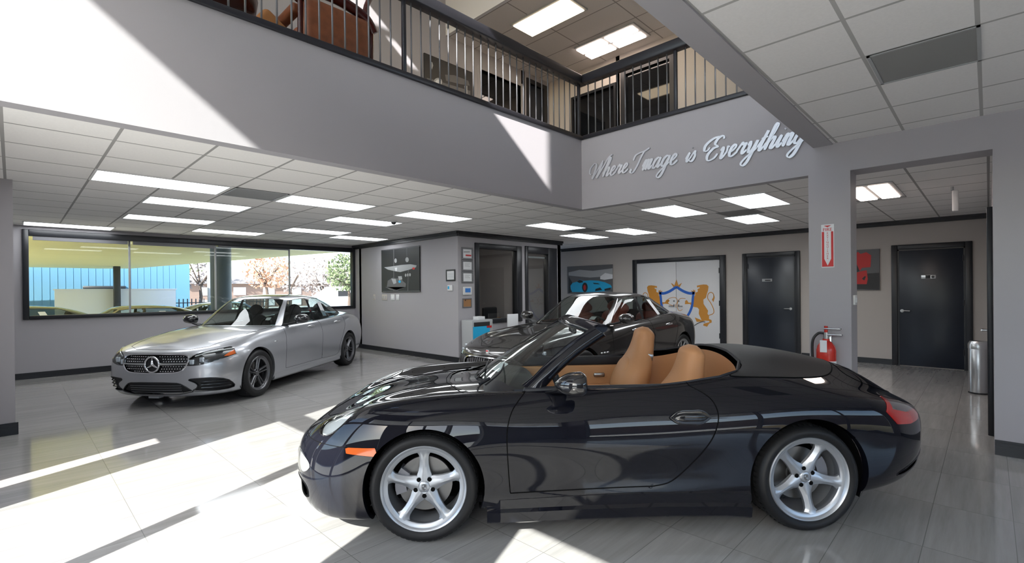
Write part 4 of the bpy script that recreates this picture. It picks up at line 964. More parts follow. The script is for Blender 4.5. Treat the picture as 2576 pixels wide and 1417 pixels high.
PL=[
[(1.96,0,.17),(1.93,.28,.17),(1.86,.5,.17),(1.7,.66,.17),(1.45,.70,.17),(1.1,.70,.17),(.7,.70,.17),(.2,.70,.17),(-.3,.70,.17),(-.8,.72,.17),(-1.2,.72,.18),(-1.6,.70,.2),(-1.9,.60,.22),(-2.12,.42,.24),(-2.24,.22,.24),(-2.26,0,.24)],
[(2.06,0,.15),(2.035,.31,.145),(1.93,.57,.14),(1.74,.76,.138),(1.45,.85,.16),(1.1,.86,.19),(.7,.85,.2),(.2,.84,.2),(-.3,.845,.2),(-.8,.87,.19),(-1.2,.89,.2),(-1.6,.86,.225),(-1.95,.735,.25),(-2.2,.50,.265),(-2.32,.26,.27),(-2.335,0,.27)],
[(2.105,0,.29),(2.075,.335,.29),(1.965,.61,.29),(1.765,.805,.30),(1.45,.882,.33),(1.1,.888,.34),(.7,.872,.32),(.2,.858,.31),(-.3,.862,.31),(-.8,.905,.33),(-1.2,.928,.345),(-1.6,.915,.36),(-1.97,.80,.38),(-2.23,.55,.385),(-2.35,.28,.385),(-2.37,0,.385)],
[(2.115,0,.42),(2.08,.345,.425),(1.965,.615,.44),(1.76,.795,.475),(1.45,.885,.52),(1.1,.898,.54),(.7,.88,.50),(.2,.866,.48),(-.3,.872,.48),(-.8,.915,.51),(-1.2,.938,.53),(-1.6,.922,.54),(-1.97,.815,.53),(-2.23,.575,.52),(-2.365,.29,.515),(-2.39,0,.515)],
[(2.10,0,.50),(2.055,.345,.515),(1.935,.595,.55),(1.735,.765,.60),(1.45,.86,.665),(1.1,.868,.70),(.7,.87,.66),(.2,.866,.635),(-.3,.875,.64),(-.8,.918,.67),(-1.2,.932,.695),(-1.6,.908,.69),(-1.97,.79,.655),(-2.23,.565,.62),(-2.36,.285,.605),(-2.385,0,.605)],
[(2.05,0,.55),(2.005,.335,.575),(1.885,.57,.63),(1.69,.725,.705),(1.45,.80,.765),(1.1,.808,.795),(.7,.808,.79),(.2,.815,.78),(-.3,.828,.785),(-.8,.868,.80),(-1.2,.878,.81),(-1.6,.845,.785),(-1.95,.735,.735),(-2.2,.525,.685),(-2.335,.265,.665),(-2.36,0,.665)],
[(1.985,0,.59),(1.945,.305,.61),(1.835,.53,.675),(1.655,.65,.755),(1.45,.69,.812),(1.1,.695,.846),(.7,.705,.857),(.2,.735,.866),(-.3,.757,.872),(-.8,.762,.893),(-1.2,.745,.882),(-1.6,.70,.835),(-1.93,.615,.77),(-2.17,.455,.715),(-2.29,.23,.70),(-2.315,0,.70)],
[(1.90,0,.628),(1.87,.245,.638),(1.77,.425,.682),(1.61,.51,.738),(1.4,.535,.778),(1.1,.555,.815),(.7,.585,.838),(.2,.64,.862),(-.3,.68,.882),(-.8,.665,.935),(-1.2,.60,.93),(-1.6,.53,.89),(-1.93,.46,.825),(-2.14,.36,.755),(-2.255,.185,.725),(-2.285,0,.725)],
[(1.80,0,.668),(1.78,.15,.675),(1.70,.255,.70),(1.55,.285,.752),(1.35,.295,.792),(1.1,.305,.825),(.7,.32,.852),(.2,.34,.90),(-.3,.36,.94),(-.8,.37,.99),(-1.2,.345,1.012),(-1.6,.315,.968),(-1.93,.28,.888),(-2.12,.22,.795),(-2.235,.115,.745),(-2.265,0,.745)],
[(1.72,0,.70),(1.70,0,.705),(1.63,0,.72),(1.49,0,.762),(1.3,0,.80),(1.07,0,.832),(.68,0,.858),(.2,0,.92),(-.3,0,.965),(-.8,0,1.015),(-1.18,0,1.04),(-1.58,0,.995),(-1.9,0,.912),(-2.1,0,.815),(-2.21,0,.765),(-2.24,0,.758)]]
PL=[[(x if x>-1.7 else -1.7+(x+1.7)*.945,y,z) for x,y,z in L_] for L_ in PL]
S,_,_=sheet_from_lines(PL,440,150)
ZA=.3235
for xc,r in ((1.17,.358),(-1.175,.372)):
    I,S=S.cut(arch(xc,ZA+.004,r)); edge_lip('arch_lip',S.edges,car,.05,'black_paint')
WB=lambda y:.87-.36*(y/.68)**2
COCK=[(WB(0),0),(WB(.16),.16),(WB(.34),.34),(WB(.50),.50),(WB(.62),.62),(.50,.69),(.30,.705),(-.1,.715),(-.5,.712),(-.72,.69),(-.88,.62),(-.98,.46),(-1.02,.22),(-1.03,0),(-1.03,-.1),(WB(0),-.1)]
I,S=S.cut(top(COCK,.6)); rimedges=S.edges
# raised edge strip round the cockpit
seam('cockpit_edge_trim',rimedges,car,.011,'dashdark')
I,S=S.cut(top([(1.07,-.05),(1.06,.16),(1.0,.36),(.86,.55),(.66,.685),(.49,.71),(.49,.66),(.8,-.05)],.6)); panel('cowl',I,'blackgloss',car,inset=-.006)
SOFT=[(-.95,-.05),(-.98,.46),(-.86,.64),(-.80,.69),(-.98,.70),(-1.3,.655),(-1.55,.55),(-1.72,.37),(-1.80,.15),(-1.81,-.05)]
SOFT=smooth(SOFT[:3],4)[:-1]+smooth(SOFT[2:],6)
I,S=S.cut(top(SOFT,.6)); panel('convertible_top_cover',I,'softtop',car,th=.01,inset=.004); seam('cover_gap',I.edges,car,.006)
# hood, engine lid
I,S=S.cut(top([(1.955,-.05),(1.95,.12),(1.90,.25),(1.77,.385),(1.5,.475),(1.15,.525),(.92,.545),(1.0,.40),(1.08,.2),(1.1,-.05)],.5)); panel('hood',I,'black_paint',car); seam('hood_gap',I.edges,car,.0028)
I,S=S.cut(top(chaikin([(-1.80,-.3),(-1.79,.30),(-1.74,.46),(-1.86,.55),(-2.10,.47),(-2.21,.25),(-2.22,-.3)],2),.5)); panel('engine_lid',I,'black_paint',car); seam('engine_lid_gap',I.edges,car,.0028)
I,ILG=I.cut(top([(-1.86,-.05),(-1.86,.30),(-1.96,.31),(-1.97,-.05)],.5)); panel('engine_vent',I,'softtop',car,inset=.003)
# lamps
def hl(V):
    a=np.stack([(V[:,0]-1.675)*-.70+(V[:,2]-.695)*.714,(np.abs(V[:,1])-.648)],1)
    return np.where(V[:,0]>1.3,(np.hypot(a[:,0]/.168,a[:,1]/.104)-1)*.11,1)
I,S=S.cut(hl); panel('headlight_lens',I,'lampglass',car,inset=.002); panel('headlight_reflector',I,'lampwhite',car,inset=-.022); seam('headlight_ring',I.edges,car,.0045,'blackgloss')
b=B()
for q in (Matrix.Translation((1.70,.64,.68)),): b.lathe([(.0005,.0),(.04,.004),(.055,-.01),(.058,-.04)],24,q@Vector((.75,.1,.66)).to_track_quat('Z','Y').to_matrix().to_4x4())
both(b,'projector_lens','chrome',car)
I,S=S.cut(front(chaikin([(.42,.475),(.52,.485),(.66,.475),(.725,.44),(.70,.395),(.60,.36),(.47,.345),(.40,.36),(.37,.42)],2),1.6)); panel('front_lamp',I,'lampwhite',car,inset=-.012); panel('front_lamp_lens',I,'lampglass',car); seam('front_lamp_ring',I.edges,car,.003,'blackgloss')
I,S=S.cut(side([(1.435,.535),(1.45,.585),(1.635,.578),(1.628,.545)])); panel('side_marker',I,'amber',car,inset=.003,th=.006); seam('marker_gap',I.edges,car,.0025)
I,S=S.cut(lambda V:np.maximum(sd_poly(V[:,[0,2]],[(-1.70,.718),(-1.77,.638),(-1.90,.625),(-2.02,.632),(-2.08,.66),(-2.0,.71),(-1.86,.775),(-1.77,.785)]),.42-np.abs(V[:,1])))
g,r_=I.cut(side([(-1.765,.725),(-1.80,.80),(-2.2,.80),(-2.2,.69),(-1.89,.695)],.42)); panel('tail_light',r_,'redlens',car,inset=.003,th=.006); panel('tail_light_lens',g,'greylens',car,inset=.003,th=.006); seam('tail_light_gap',I.edges,car,.003)
# front grille openings
I,S=S.cut(front([(-.1,.19),(.26,.19),(.30,.30),(-.1,.31)],1.6)); panel('front_intake',I,'plasticb',car,inset=-.03); seam('intake_edge',I.edges,car,.004)
I,S=S.cut(front(chaikin([(.36,.20),(.66,.205),(.70,.28),(.66,.325),(.40,.315)],2),1.6)); panel('side_intake',I,'plasticb',car,inset=-.03); seam('side_intake_edge',I.edges,car,.004)
# bumpers
I,S=S.cut(lambda V:np.maximum(V[:,2]-.577-.05*np.clip(V[:,0]-1.95,0,1),1.30-V[:,0])); panel('front_bumper',I,'black_paint',car); seam('bumper_gap',I.edges,car,.0025)
I,S=S.cut(lambda V:np.maximum(V[:,2]-.618,V[:,0]+1.45)); 
J,I2=I.cut(side(chaikin([(-1.76,.30),(-1.80,.345),(-2.2,.43),(-2.36,.45),(-2.30,.40),(-2.0,.33)],2),.3)); panel('rear_reflector_recess',J,'blackgloss',car,inset=-.008); seam('recess_edge',J.edges,car,.004,'black_paint')
panel('rear_bumper',I2,'black_paint',car); seam('rear_bumper_gap',I.edges,car,.0025)
# doors
DOOR=[(.50,1.1),(.527,.882),(.60,.819),(.648,.755),(.676,.649),(.672,.467),(.660,.289),(-.218,.296),(-.329,.325),(-.455,.438),(-.556,.566),(-.607,.684),(-.613,.762),(-.581,.829),(-.49,.885),(-.47,1.1)]
DOOR=DOOR[:1]+smooth(DOOR[1:7],6)+smooth(DOOR[7:15],6)+DOOR[15:]
I,S=S.cut(side(DOOR,.4)); seam('door_gap',I.edges,car,.004)
for sg in (1,-1):
    J=I.sub(I.V[I.F].mean(1)[:,1]*sg>0); d=panel('door',J,'black_paint',car)
    q=B(); q.add(*[(l.v,l.f,True) for l in [smooth_loft([((-.345,sg*.888,.716),(0,0,.004),(0,.004,0)),((-.37,sg*.893,.717),(0,0,.017),(0,.009,0)),((-.445,sg*.901,.717),(0,0,.021),(0,.010,0)),((-.52,sg*.898,.716),(0,0,.017),(0,.009,0)),((-.548,sg*.89,.715),(0,0,.005),(0,.004,0))],5)]][0]); q.build('door_handle','chrome' if False else 'blackgloss',d,world=False)
    q=B(); q.add(*[(l.v,l.f,True) for l in [smooth_loft([((-.320,sg*.876,.715),(0,0,.004),(0,.003,0)),((-.36,sg*.880,.716),(0,0,.036),(0,.004,0)),((-.445,sg*.884,.716),(0,0,.046),(0,.004,0)),((-.535,sg*.886,.714),(0,0,.036),(0,.004,0)),((-.568,sg*.886,.713),(0,0,.004),(0,.003,0))],5)]][0]); q.build('handle_recess','blackgloss',d,world=False)
panel('body_shell',S,'black_paint',car)
B().box(1.70,-1.62,-.55,.55,.15,.17).build('underbody','well',car,world=False)
for xc,r,yo in ((1.17,.37,.83),(-1.175,.385,.86)):
    for s_ in (1,-1): wheel_well(car,xc,ZA,r,s_*yo,s_*.52)
# side skirts
b=B(); P=[(.80,.862,.10,.255),(.72,.882,.105,.27),(.2,.872,.105,.275),(-.3,.878,.105,.275),(-.66,.905,.105,.275),(-.80,.925,.10,.27)]
vs=[];fs=[]
for x,y,z0,z1 in P: vs+=[(x,y-.12,z0+.01),(x,y-.02,z0),(x,y,z0+.015),(x,y+.008,z0+.075),(x,y-.012,z0+.09),(x,y-.008,z1-.02),(x,y-.03,z1),(x,y-.12,z1)]
for i in range(len(P)-1):
    for j in range(8): fs.append((i*8+j,i*8+(j+1)%8,i*8+8+(j+1)%8,i*8+8+j))
fs+=[tuple(range(8)),tuple(range(40,48))[::-1]]
b.add(vs,fs,False); both(b,'side_skirt','black_paint',car)
# windscreen
ys=np.linspace(-.66,.66,33); bs=[(WB(y)-.02,y,.862+.0*y) for y in ys]; zt=1.262
ts=[(.165-.115*(y/.66)**2,y*.585/.66,zt-.034*(y/.66)**2) for y in ys]
rows=[]
for k in range(9):
    t=k/8; bul=.028*4*t*(1-t); rows.append([(b_[0]+(c_[0]-b_[0])*t+bul*.55,b_[1]+(c_[1]-b_[1])*t,b_[2]+(c_[2]-b_[2])*t+bul*.8) for b_,c_ in zip(bs,ts)])
V=np.array(rows).reshape(-1,3); idx=np.arange(len(V)).reshape(9,33); G=Sheet(V,np.stack([idx[:-1,:-1],idx[:-1,1:],idx[1:,1:],idx[1:,:-1]],-1).reshape(-1,4)); panel('windscreen',G,'carglass',car)
hdr=B(); hp=[rows[8][i] for i in range(33)]; hdr.add(*(lambda l:(l.v,l.f,True))(loft([((p[0]-.012,p[1],p[2]+.004),(.05,0,-.022),(.010,0,.026)) for p in hp],18))); hdr.build('windscreen_header','black_paint',car,world=False)
pl=[rows[k][32] for k in range(9)]
b=loft([((p[0]-.006,p[1]+.012,p[2]-.004+.0),(.020,.026,.014),(-.034 if i else -.06,.020,.0-.028 if i else -.035)) for i,p in enumerate(pl)]+[((pl[8][0]-.03,pl[8][1]+.004,pl[8][2]-.012),(.006,.010,.003),(-.01,.008,-.01))],14); both(b,'windscreen_pillar','black_paint',car)
# door mirror corner, seals
b=B(); b.box(-.02,.02,-.11,.11,-.028,.028); M=Matrix.Translation((.13,0,1.20)); B_=B().rbox(.10,.125,-.11,.11,1.165,1.215,.012,3); B_.build('rear_view_mirror','blackgloss',car,world=False)
b=B(); b.box(.69,.73,.10,.20,.96,.985); 
st=B(); Vg=[rows[2][19],rows[2][22],rows[3][22],rows[3][19]]
st.quad(*[(p[0]-.004,p[1],p[2]-.004) for p in (rows[1][20],rows[1][23],rows[2][23],rows[2][20])]); st.build('windscreen_sticker','paper',car,world=False)
# wipers
b=B(); b.tube(smooth([(.86,.30,.875),(.80,.05,.905),(.775,-.25,.915)],6),.007,6); b.tube(smooth([(.80,.52,.872),(.70,.40,.93),(.66,.22,.965)],6),.006,6); b.tube([(.84,.48,.87),(.77,.44,.90)],.012,8); b.build('wiper','dashdark',car,world=False)
# mirrors
b=loft([((.40-.165*(i/15)-(.006 if i==15 else 0),.968,.948+.006*i/15),(0,.112*max(.06,min(1,(math.sin(min(1,i/11)*math.pi/2))**.55))*(.86 if i==15 else 1),.014),(0,-.012,.068*max(.06,min(1,(math.sin(min(1,i/11)*math.pi/2))**.55))*(.84 if i==15 else 1))) for i in range(16)],28,2.4); both(b,'door_mirror','blackgloss',car)
b=smooth_loft([((.36,.73,.855),(.07,0,0),(0,.02,.015)),((.345,.80,.875),(.05,0,0),(0,.012,.016)),((.335,.89,.905),(.035,0,0),(0,.01,.018)),((.32,.95,.93),(.03,0,0),(0,.01,.016))],4); both(b,'mirror_arm','blackgloss',car)
# cabin
B().box(-1.05,.62,-.66,.66,.17,.21).build('cabin_floor','tandark',car,world=False)
out=[(-.45,.685),(-.72,.665),(-.86,.60),(-.955,.45),(-.99,.22),(-.995,0)]; out=smooth(out,5); out=out+[(x,-y) for x,y in out[-2::-1]]
ztop=lambda y:.865+.14*max(0,1-(abs(y)/.68)**2)
n=len(out); r0=[(x*.92,y*.9,.42) for x,y in out]; r1=[(x+.0,y,ztop(y)) for x,y in out]; r2=[(x+.005,y*1.02,ztop(y)+.012) for x,y in out]
panel('rear_cabin_trim',ruled(r0,r1,6),'tan',car)
B().rbox(-.95,-.62,-.62,.62,.42,.60,.06,4).build('rear_seat_shelf','tan',car,world=False)
for s_ in (1,-1):
    B().rbox(-.50,.52,s_*.675-.02,s_*.675+.02,.30,.805,.015,3).build('door_card','tan',car,world=False)
    B().rbox(-.52,.56,s_*.69-.035,s_*.69+.02,.80,.885,.02,3).build('door_top_trim','dashdark',car,world=False)
    B().rbox(-.35,.25,s_*.63-.035,s_*.63+.03,.58,.64,.02,3).build('armrest','tan',car,world=False)
    B().rbox(-.30,-.2,s_*.648-.01,s_*.648+.02,.70,.735,.008,2).build('inner_handle','steel',car,world=False)
smooth_loft([((.62,-.66,.72),(.20,0,0),(0,0,.10)),((.62,-.4,.735),(.22,0,0),(0,0,.125)),((.62,0,.74),(.23,0,0),(0,0,.125)),((.60,.36,.755),(.24,0,0),(0,0,.135)),((.62,.66,.72),(.20,0,0),(0,0,.10))],6).build('dashboard','dashdark',car,world=False)
B().rbox(-.45,.5,-.11,.11,.20,.44,.04,3).build('centre_console','tandark',car,world=False)
M=Matrix.Translation((.27,.365,.80))@Matrix.Rotation(R(-68),4,'Y'); b=B(); b.tube([M@Vector((.18*math.cos(a),.18*math.sin(a),0)) for a in np.linspace(0,2*math.pi,40,endpoint=False)],.016,8,True); 
for a in (0,2.1,4.2): b.tube([M@Vector((0,0,-.01)),M@Vector((.17*math.cos(a),.17*math.sin(a),0))],.014,6)
b.lathe([(.0005,.02),(.05,.015),(.06,-.02)],20,M); b.cyl(M@Vector((0,0,-.02)),(.5,.365,.70),.03,10); b.build('steering_wheel','dashdark',car,world=False)
def seat(nm,y,dx,dz):
    t=bpy.data.objects.new('seat',None); COL.objects.link(t); t.parent=car; t.location=(dx,y,dz)
    smooth_loft([((-.40,0,.40),(0,.20,0),(.10,0,.0)),((-.42,0,.55),(0,.245,0),(.125,0,.02)),((-.445,0,.70),(0,.25,0),(.13,0,.03)),((-.49,0,.82),(0,.235,0),(.115,0,.03)),((-.535,0,.92),(0,.18,0),(.095,0,.025)),((-.562,0,1.01),(0,.135,0),(.086,0,.02)),((-.578,0,1.09),(0,.122,0),(.078,0,.02)),((-.588,0,1.145),(0,.098,0),(.058,0,.014)),((-.592,0,1.172),(0,.045,0),(.02,0,.004))],5,n=32,ex=2.5).build('backrest','tan',t,world=False)
    smooth_loft([((-.345,0,.52),(0,.14,0),(.03,0,.01)),((-.335,0,.66),(0,.15,0),(.035,0,.01)),((-.375,0,.80),(0,.14,0),(.03,0,.01)),((-.43,0,.90),(0,.10,0),(.02,0,.01)),((-.46,0,.94),(0,.03,0),(.005,0,.002))],5,ex=2.3).build('backrest_insert','tan',t,world=False)
    smooth_loft([((-.42,0,.36),(0,.22,0),(0,0,.05)),((-.3,0,.38),(0,.25,0),(0,0,.085)),((-.05,0,.395),(0,.25,0),(0,0,.085)),((.10,0,.40),(0,.235,0),(0,0,.075)),((.16,0,.40),(0,.18,0),(0,0,.03))],5,ex=3).build('seat_cushion','tan',t,world=False)
    b=B(); b.rbox(-.03,.02,-.01,.01,-.028,.028,.006,2); M=Matrix.Translation((-.575,.148,.93))@Matrix.Rotation(R(-15),4,'Y'); b.v=[(M@Vector(p))[:] for p in b.v]; b.build('release_latch','steel',t,world=False)
    B().rbox(-.42,.08,-.2,.2,.21-dz,.34,.02,2).build('seat_base','dashdark',t,world=False)
seat('seat',-.37,.0,.0); seat('seat',.37,-.095,-.075)
# wheels
for s_ in (1,-1):
    make_wheel(car,1.175,s_*.743,ZA,.254,.235,s_,'five',5,'alloy',a0=R(90))
    make_wheel(car,-1.175,s_*.774,ZA,.254,.295,s_,'five',5,'alloy',a0=R(118))
# ------------------------------------------------------------------ the two sedans
MT['silver_paint']=mat('silver_car_paint',(.44,.45,.48),.32,metal=.75,coat=1,coatr=.03)
MT['grey_paint']=mat('dark_grey_car_paint',(.050,.046,.045),.24,metal=.6,coat=1,coatr=.02)
MT['sedanscreen']=glass('sedan_windscreen_glass',(.50,.55,.52),1)
MT['tintglass']=glass('side_window_glass',(.45,.50,.50),1)
MT['cabinblack']=mat('black_cabin_trim',(.014,.014,.016),.6)
MT['redleather']=mat('red_leather',(.22,.035,.02),.5)
MT['browndash']=mat('brown_dash',(.20,.095,.05),.55)
MT['lamphouse']=mat('dark_lamp_housing',(.03,.032,.036),.25,metal=.3)
MT['led']=mat('lamp_projector',(.65,.72,.80),.1,metal=.6,coat=1)
NOFF=[(0,0),(.028,.40),(.105,.70),(.27,.905)]
def body_lines(spec,xs):
    out=[]
    for L in spec:
        xn,xt=L['xn'],L['xt']; Y=sorted(L['Y']); Z=sorted([(xt,L['zt'])]+L['Z']+[(xn,L['zn'])])
        fy=lambda x:np.interp(x,[p[0] for p in Y],[p[1] for p in Y]); fz=lambda x:np.interp(x,[p[0] for p in Z],[p[1] for p in Z])
        P=[(xn-o,f*fy(1.75),fz(xn-o)) for o,f in NOFF]+[(x,fy(x),fz(x)) for x in xs]+[(xt+o,f*fy(-1.9),fz(xt+o)) for o,f in NOFF[::-1]]
        out.append(P)
    # the centre line keeps its own spacing
    return out
def split_panel(name,I,m,parent,**kw):
    r=[]
    for sg in (1,-1):
        J=I.sub(I.V[I.F].mean(1)[:,1]*sg>0)
        if len(J.F): r.append(panel(name,J,m,parent,**kw))
    return r
def surf_x(S,y,z):
    k=np.argmin((S.V[:,1]-y)**2+(S.V[:,2]-z)**2); return S.V[k,0]
def sedan(c,spec,xs,gl,paint,wheels,front_fn,doors,win,cab,seatm,dashm,sunroof=True,handle_m='chrome',mirror=(.48,.99,1.06),far_detail=True,arch_r=.372,black_mirror='blackgloss'):
    T,Rr,w,xw,yw,style,nsp,wm_=wheels
    S,_,_=sheet_from_lines(body_lines(spec,xs),300,84)
    for x in (xw,-xw):
        I,S=S.cut(arch(x,T+.006,arch_r)); edge_lip('arch_lip',S.edges,c,.05,paint)
    I,S=S.cut(top(cab,.7))
    S=front_fn(c,S)
    for j,D in enumerate(doors):
        D=D[:1]+smooth(D[1:-1],6)+D[-1:] if len(D)>6 else D
        I,S=S.cut(side(D,.5)); seam('door_gap',[e for e in I.edges if e[0][1]>0],c,.0024); seam('door_gap',[e for e in I.edges if e[0][1]<0],c,.0024)
        for sg in (1,-1):
            J=I.sub(I.V[I.F].mean(1)[:,1]*sg>0); d=panel('door',J,paint,c)
            hx,hz=doors_handles[j]; k=J.V[np.argmin((J.V[:,0]-hx)**2+(J.V[:,2]-hz)**2)]
            y=abs(k[1]); l=smooth_loft([((hx+.115,sg*(y+.002),hz-.004),(0,0,.006),(0,.005,0)),((hx+.08,sg*(y+.022),hz),(0,0,.017),(0,.010,0)),((hx,sg*(y+.03),hz+.002),(0,0,.018),(0,.011,0)),((hx-.08,sg*(y+.022),hz),(0,0,.017),(0,.010,0)),((hx-.115,sg*(y+.002),hz-.004),(0,0,.006),(0,.005,0))],4); l.build('door_handle',handle_m,d,world=False)
    panel('body_shell',S,paint,c)
    # roof and glass
    G,sk,tk=sheet_from_lines(gl,160,56)
    Tm=tk[-1]; C=G.st[G.F].mean(1); cs=C[:,0]; ct=np.minimum(C[:,1],2*Tm-C[:,1]); cx=G.V[G.F].mean(1)[:,0]
    ks=lambda q:np.interp(q,range(len(sk)),sk); kt=lambda q:np.interp(q,range(len(tk)),tk)
    ws=(cs<ks(win['a0']))&(ct>kt(.12))&(ct<kt(win['wt'])); sd=(cs>ks(win['a1']))&(cs<ks(win['c0']))&(ct>kt(.10))&(ct<kt(win['st'])); bp=sd&(np.abs(cx-win['bx']-.10*0)<.038); sd&=~bp
    rw=(cs>ks(win['c1']))&(ct>kt(.2))&(ct<kt(win['wt'])); sr=(ct>kt(3.85))&sunroof
    panel('windscreen',G.sub(ws),'sedanscreen',c); panel('rear_window',G.sub(rw),'tintglass',c)
    split_panel('side_window',G.sub(sd&(cx>win['bx'])),'tintglass' if win.get('dark') else 'carglass',c); split_panel('side_window',G.sub(sd&(cx<win['bx'])),'tintglass',c); split_panel('centre_pillar',G.sub(bp),'blackgloss',c)
    if sunroof: panel('sunroof',G.sub(sr),'blackgloss',c,inset=.002)
    rest=~(ws|sd|bp|rw|sr); panel('roof_shell',G.sub(rest),paint,c)
    # shiny or dark line round the side glass
    for sg in (1,-1):
        J=G.sub((sd|bp)&((G.V[G.F].mean(1)[:,1]*sg)>0)); E=np.concatenate([J.F[:,[i,(i+1)%4]] for i in range(4)]); key=np.sort(E,1); _,ix,n_=np.unique(key,axis=0,return_index=True,return_counts=True)
        seam('window_trim',[(J.V[a],J.V[b]) for a,b in E[ix[n_==1]]],c,.009 if win.get('chrome') else .006,win.get('trim','cabinblack'))
    # underside, wells, skirts
    B().box(xs[0]-.1,xs[-1]+.1,-.74,.74,.17,.21).build('underbody','well',c,world=False)
    for x in (xw,-xw):
        for s_ in (1,-1): wheel_well(c,x,T,arch_r+.014,s_*.88,s_*.55)
    b=B(); P=[(xw-arch_r-.01,.85,.90),(xw-.6,.86,.905),(0,.86,.905),(-xw+.6,.86,.905),(-xw+arch_r+.01,.85,.90)]; vs=[];fs=[]
    for x,y0,y1 in P: vs+=[(x,y0-.1,.165),(x,y1-.03,.16),(x,y1,.185),(x,y1+.004,.25),(x,y1-.02,.285),(x,y0-.1,.285)]
    for i in range(4):
        for j in range(6): fs.append((i*6+j,i*6+(j+1)%6,i*6+6+(j+1)%6,i*6+6+j))
    fs+=[tuple(range(6)),tuple(range(24,30))[::-1]]; b.add(vs,fs); both(b,'side_skirt',paint,c)
    # mirrors
    mx,my,mz=mirror
    l=loft([((mx+.095-.16*(i/13)-(.006 if i==13 else 0),my,mz),(0,.115*max(.06,math.sin(min(1,i/9)*math.pi/2)**.55)*(.86 if i==13 else 1),.01),(0,-.012,.075*max(.06,math.sin(min(1,i/9)*math.pi/2)**.55)*(.84 if i==13 else 1))) for i in range(14)],24,2.4); both(l,'door_mirror',black_mirror,c)
    l=smooth_loft([((mx+.08,my-.25,mz-.09),(.06,0,0),(0,.02,.02)),((mx+.06,my-.15,mz-.075),(.04,0,0),(0,.012,.02)),((mx+.03,my-.06,mz-.05),(.035,0,0),(0,.01,.02))],4); both(l,'mirror_arm','cabinblack',c)
    # cabin
    B().box(-1.7,1.0,-.66,.66,.24,.28).build('cabin_floor','cabinblack',c,world=False)
    for s_ in (1,-1): B().rbox(-1.3,.75,s_*.70-.03,s_*.70+.03,.3,.93,.02,2).build('door_card',dashm,c,world=False)
    smooth_loft([((.68,-.68,.84),(.22,0,0),(0,0,.10)),((.72,0,.85),(.24,0,0),(0,0,.11)),((.68,.68,.84),(.22,0,0),(0,0,.10))],5).build('dashboard',dashm,c,world=False)
    M=Matrix.Translation((.33,.38,.90))@Matrix.Rotation(R(-66),4,'Y'); b=B(); b.tube([M@Vector((.185*math.cos(a),.185*math.sin(a),0)) for a in np.linspace(0,2*math.pi,32,endpoint=False)],.016,8,True)
    for a in (0,2.1,4.2): b.tube([M@Vector((0,0,-.01)),M@Vector((.17*math.cos(a),.17*math.sin(a),0))],.014,6)
    b.lathe([(.0005,.02),(.06,.015),(.07,-.02)],16,M); b.build('steering_wheel','cabinblack',c,world=False)
    for s_ in (1,-1):
        for x0,nm in ((0,'front_seat'),(-.92,'rear_seat')):
            t=bpy.data.objects.new(nm,None); COL.objects.link(t); t.parent=c; t.location=(x0,s_*.37,0)
            smooth_loft([((-.22,0,.50),(0,.24,0),(.10,0,0)),((-.28,0,.75),(0,.255,0),(.10,0,.02)),((-.34,0,.98),(0,.22,0),(.08,0,.02)),((-.37,0,1.07),(0,.16,0),(.05,0,.01)),((-.375,0,1.10),(0,.09,0),(.02,0,.005))],4).build('backrest',seatm,t,world=False)
            smooth_loft([((-.39,-.12,1.17),(.03,0,0),(0,0,.04)),((-.385,-.08,1.175),(.052,0,0),(0,0,.075)),((-.385,.08,1.175),(.052,0,0),(0,0,.075)),((-.39,.12,1.17),(.03,0,0),(0,0,.04))],4).build('headrest',seatm,t,world=False)
            B().rbox(-.25,.25,-.25,.25,.42,.56,.06,4).build('seat_cushion',seatm,t,world=False)
    for s_ in (1,-1):
        make_wheel(c,xw,s_*yw,T,Rr,w,s_,style,nsp,wm_,a0=R(95),fine=36); make_wheel(c,-xw,s_*yw,T,Rr,w,s_,style,nsp,wm_,a0=R(120),fine=36)
    return S
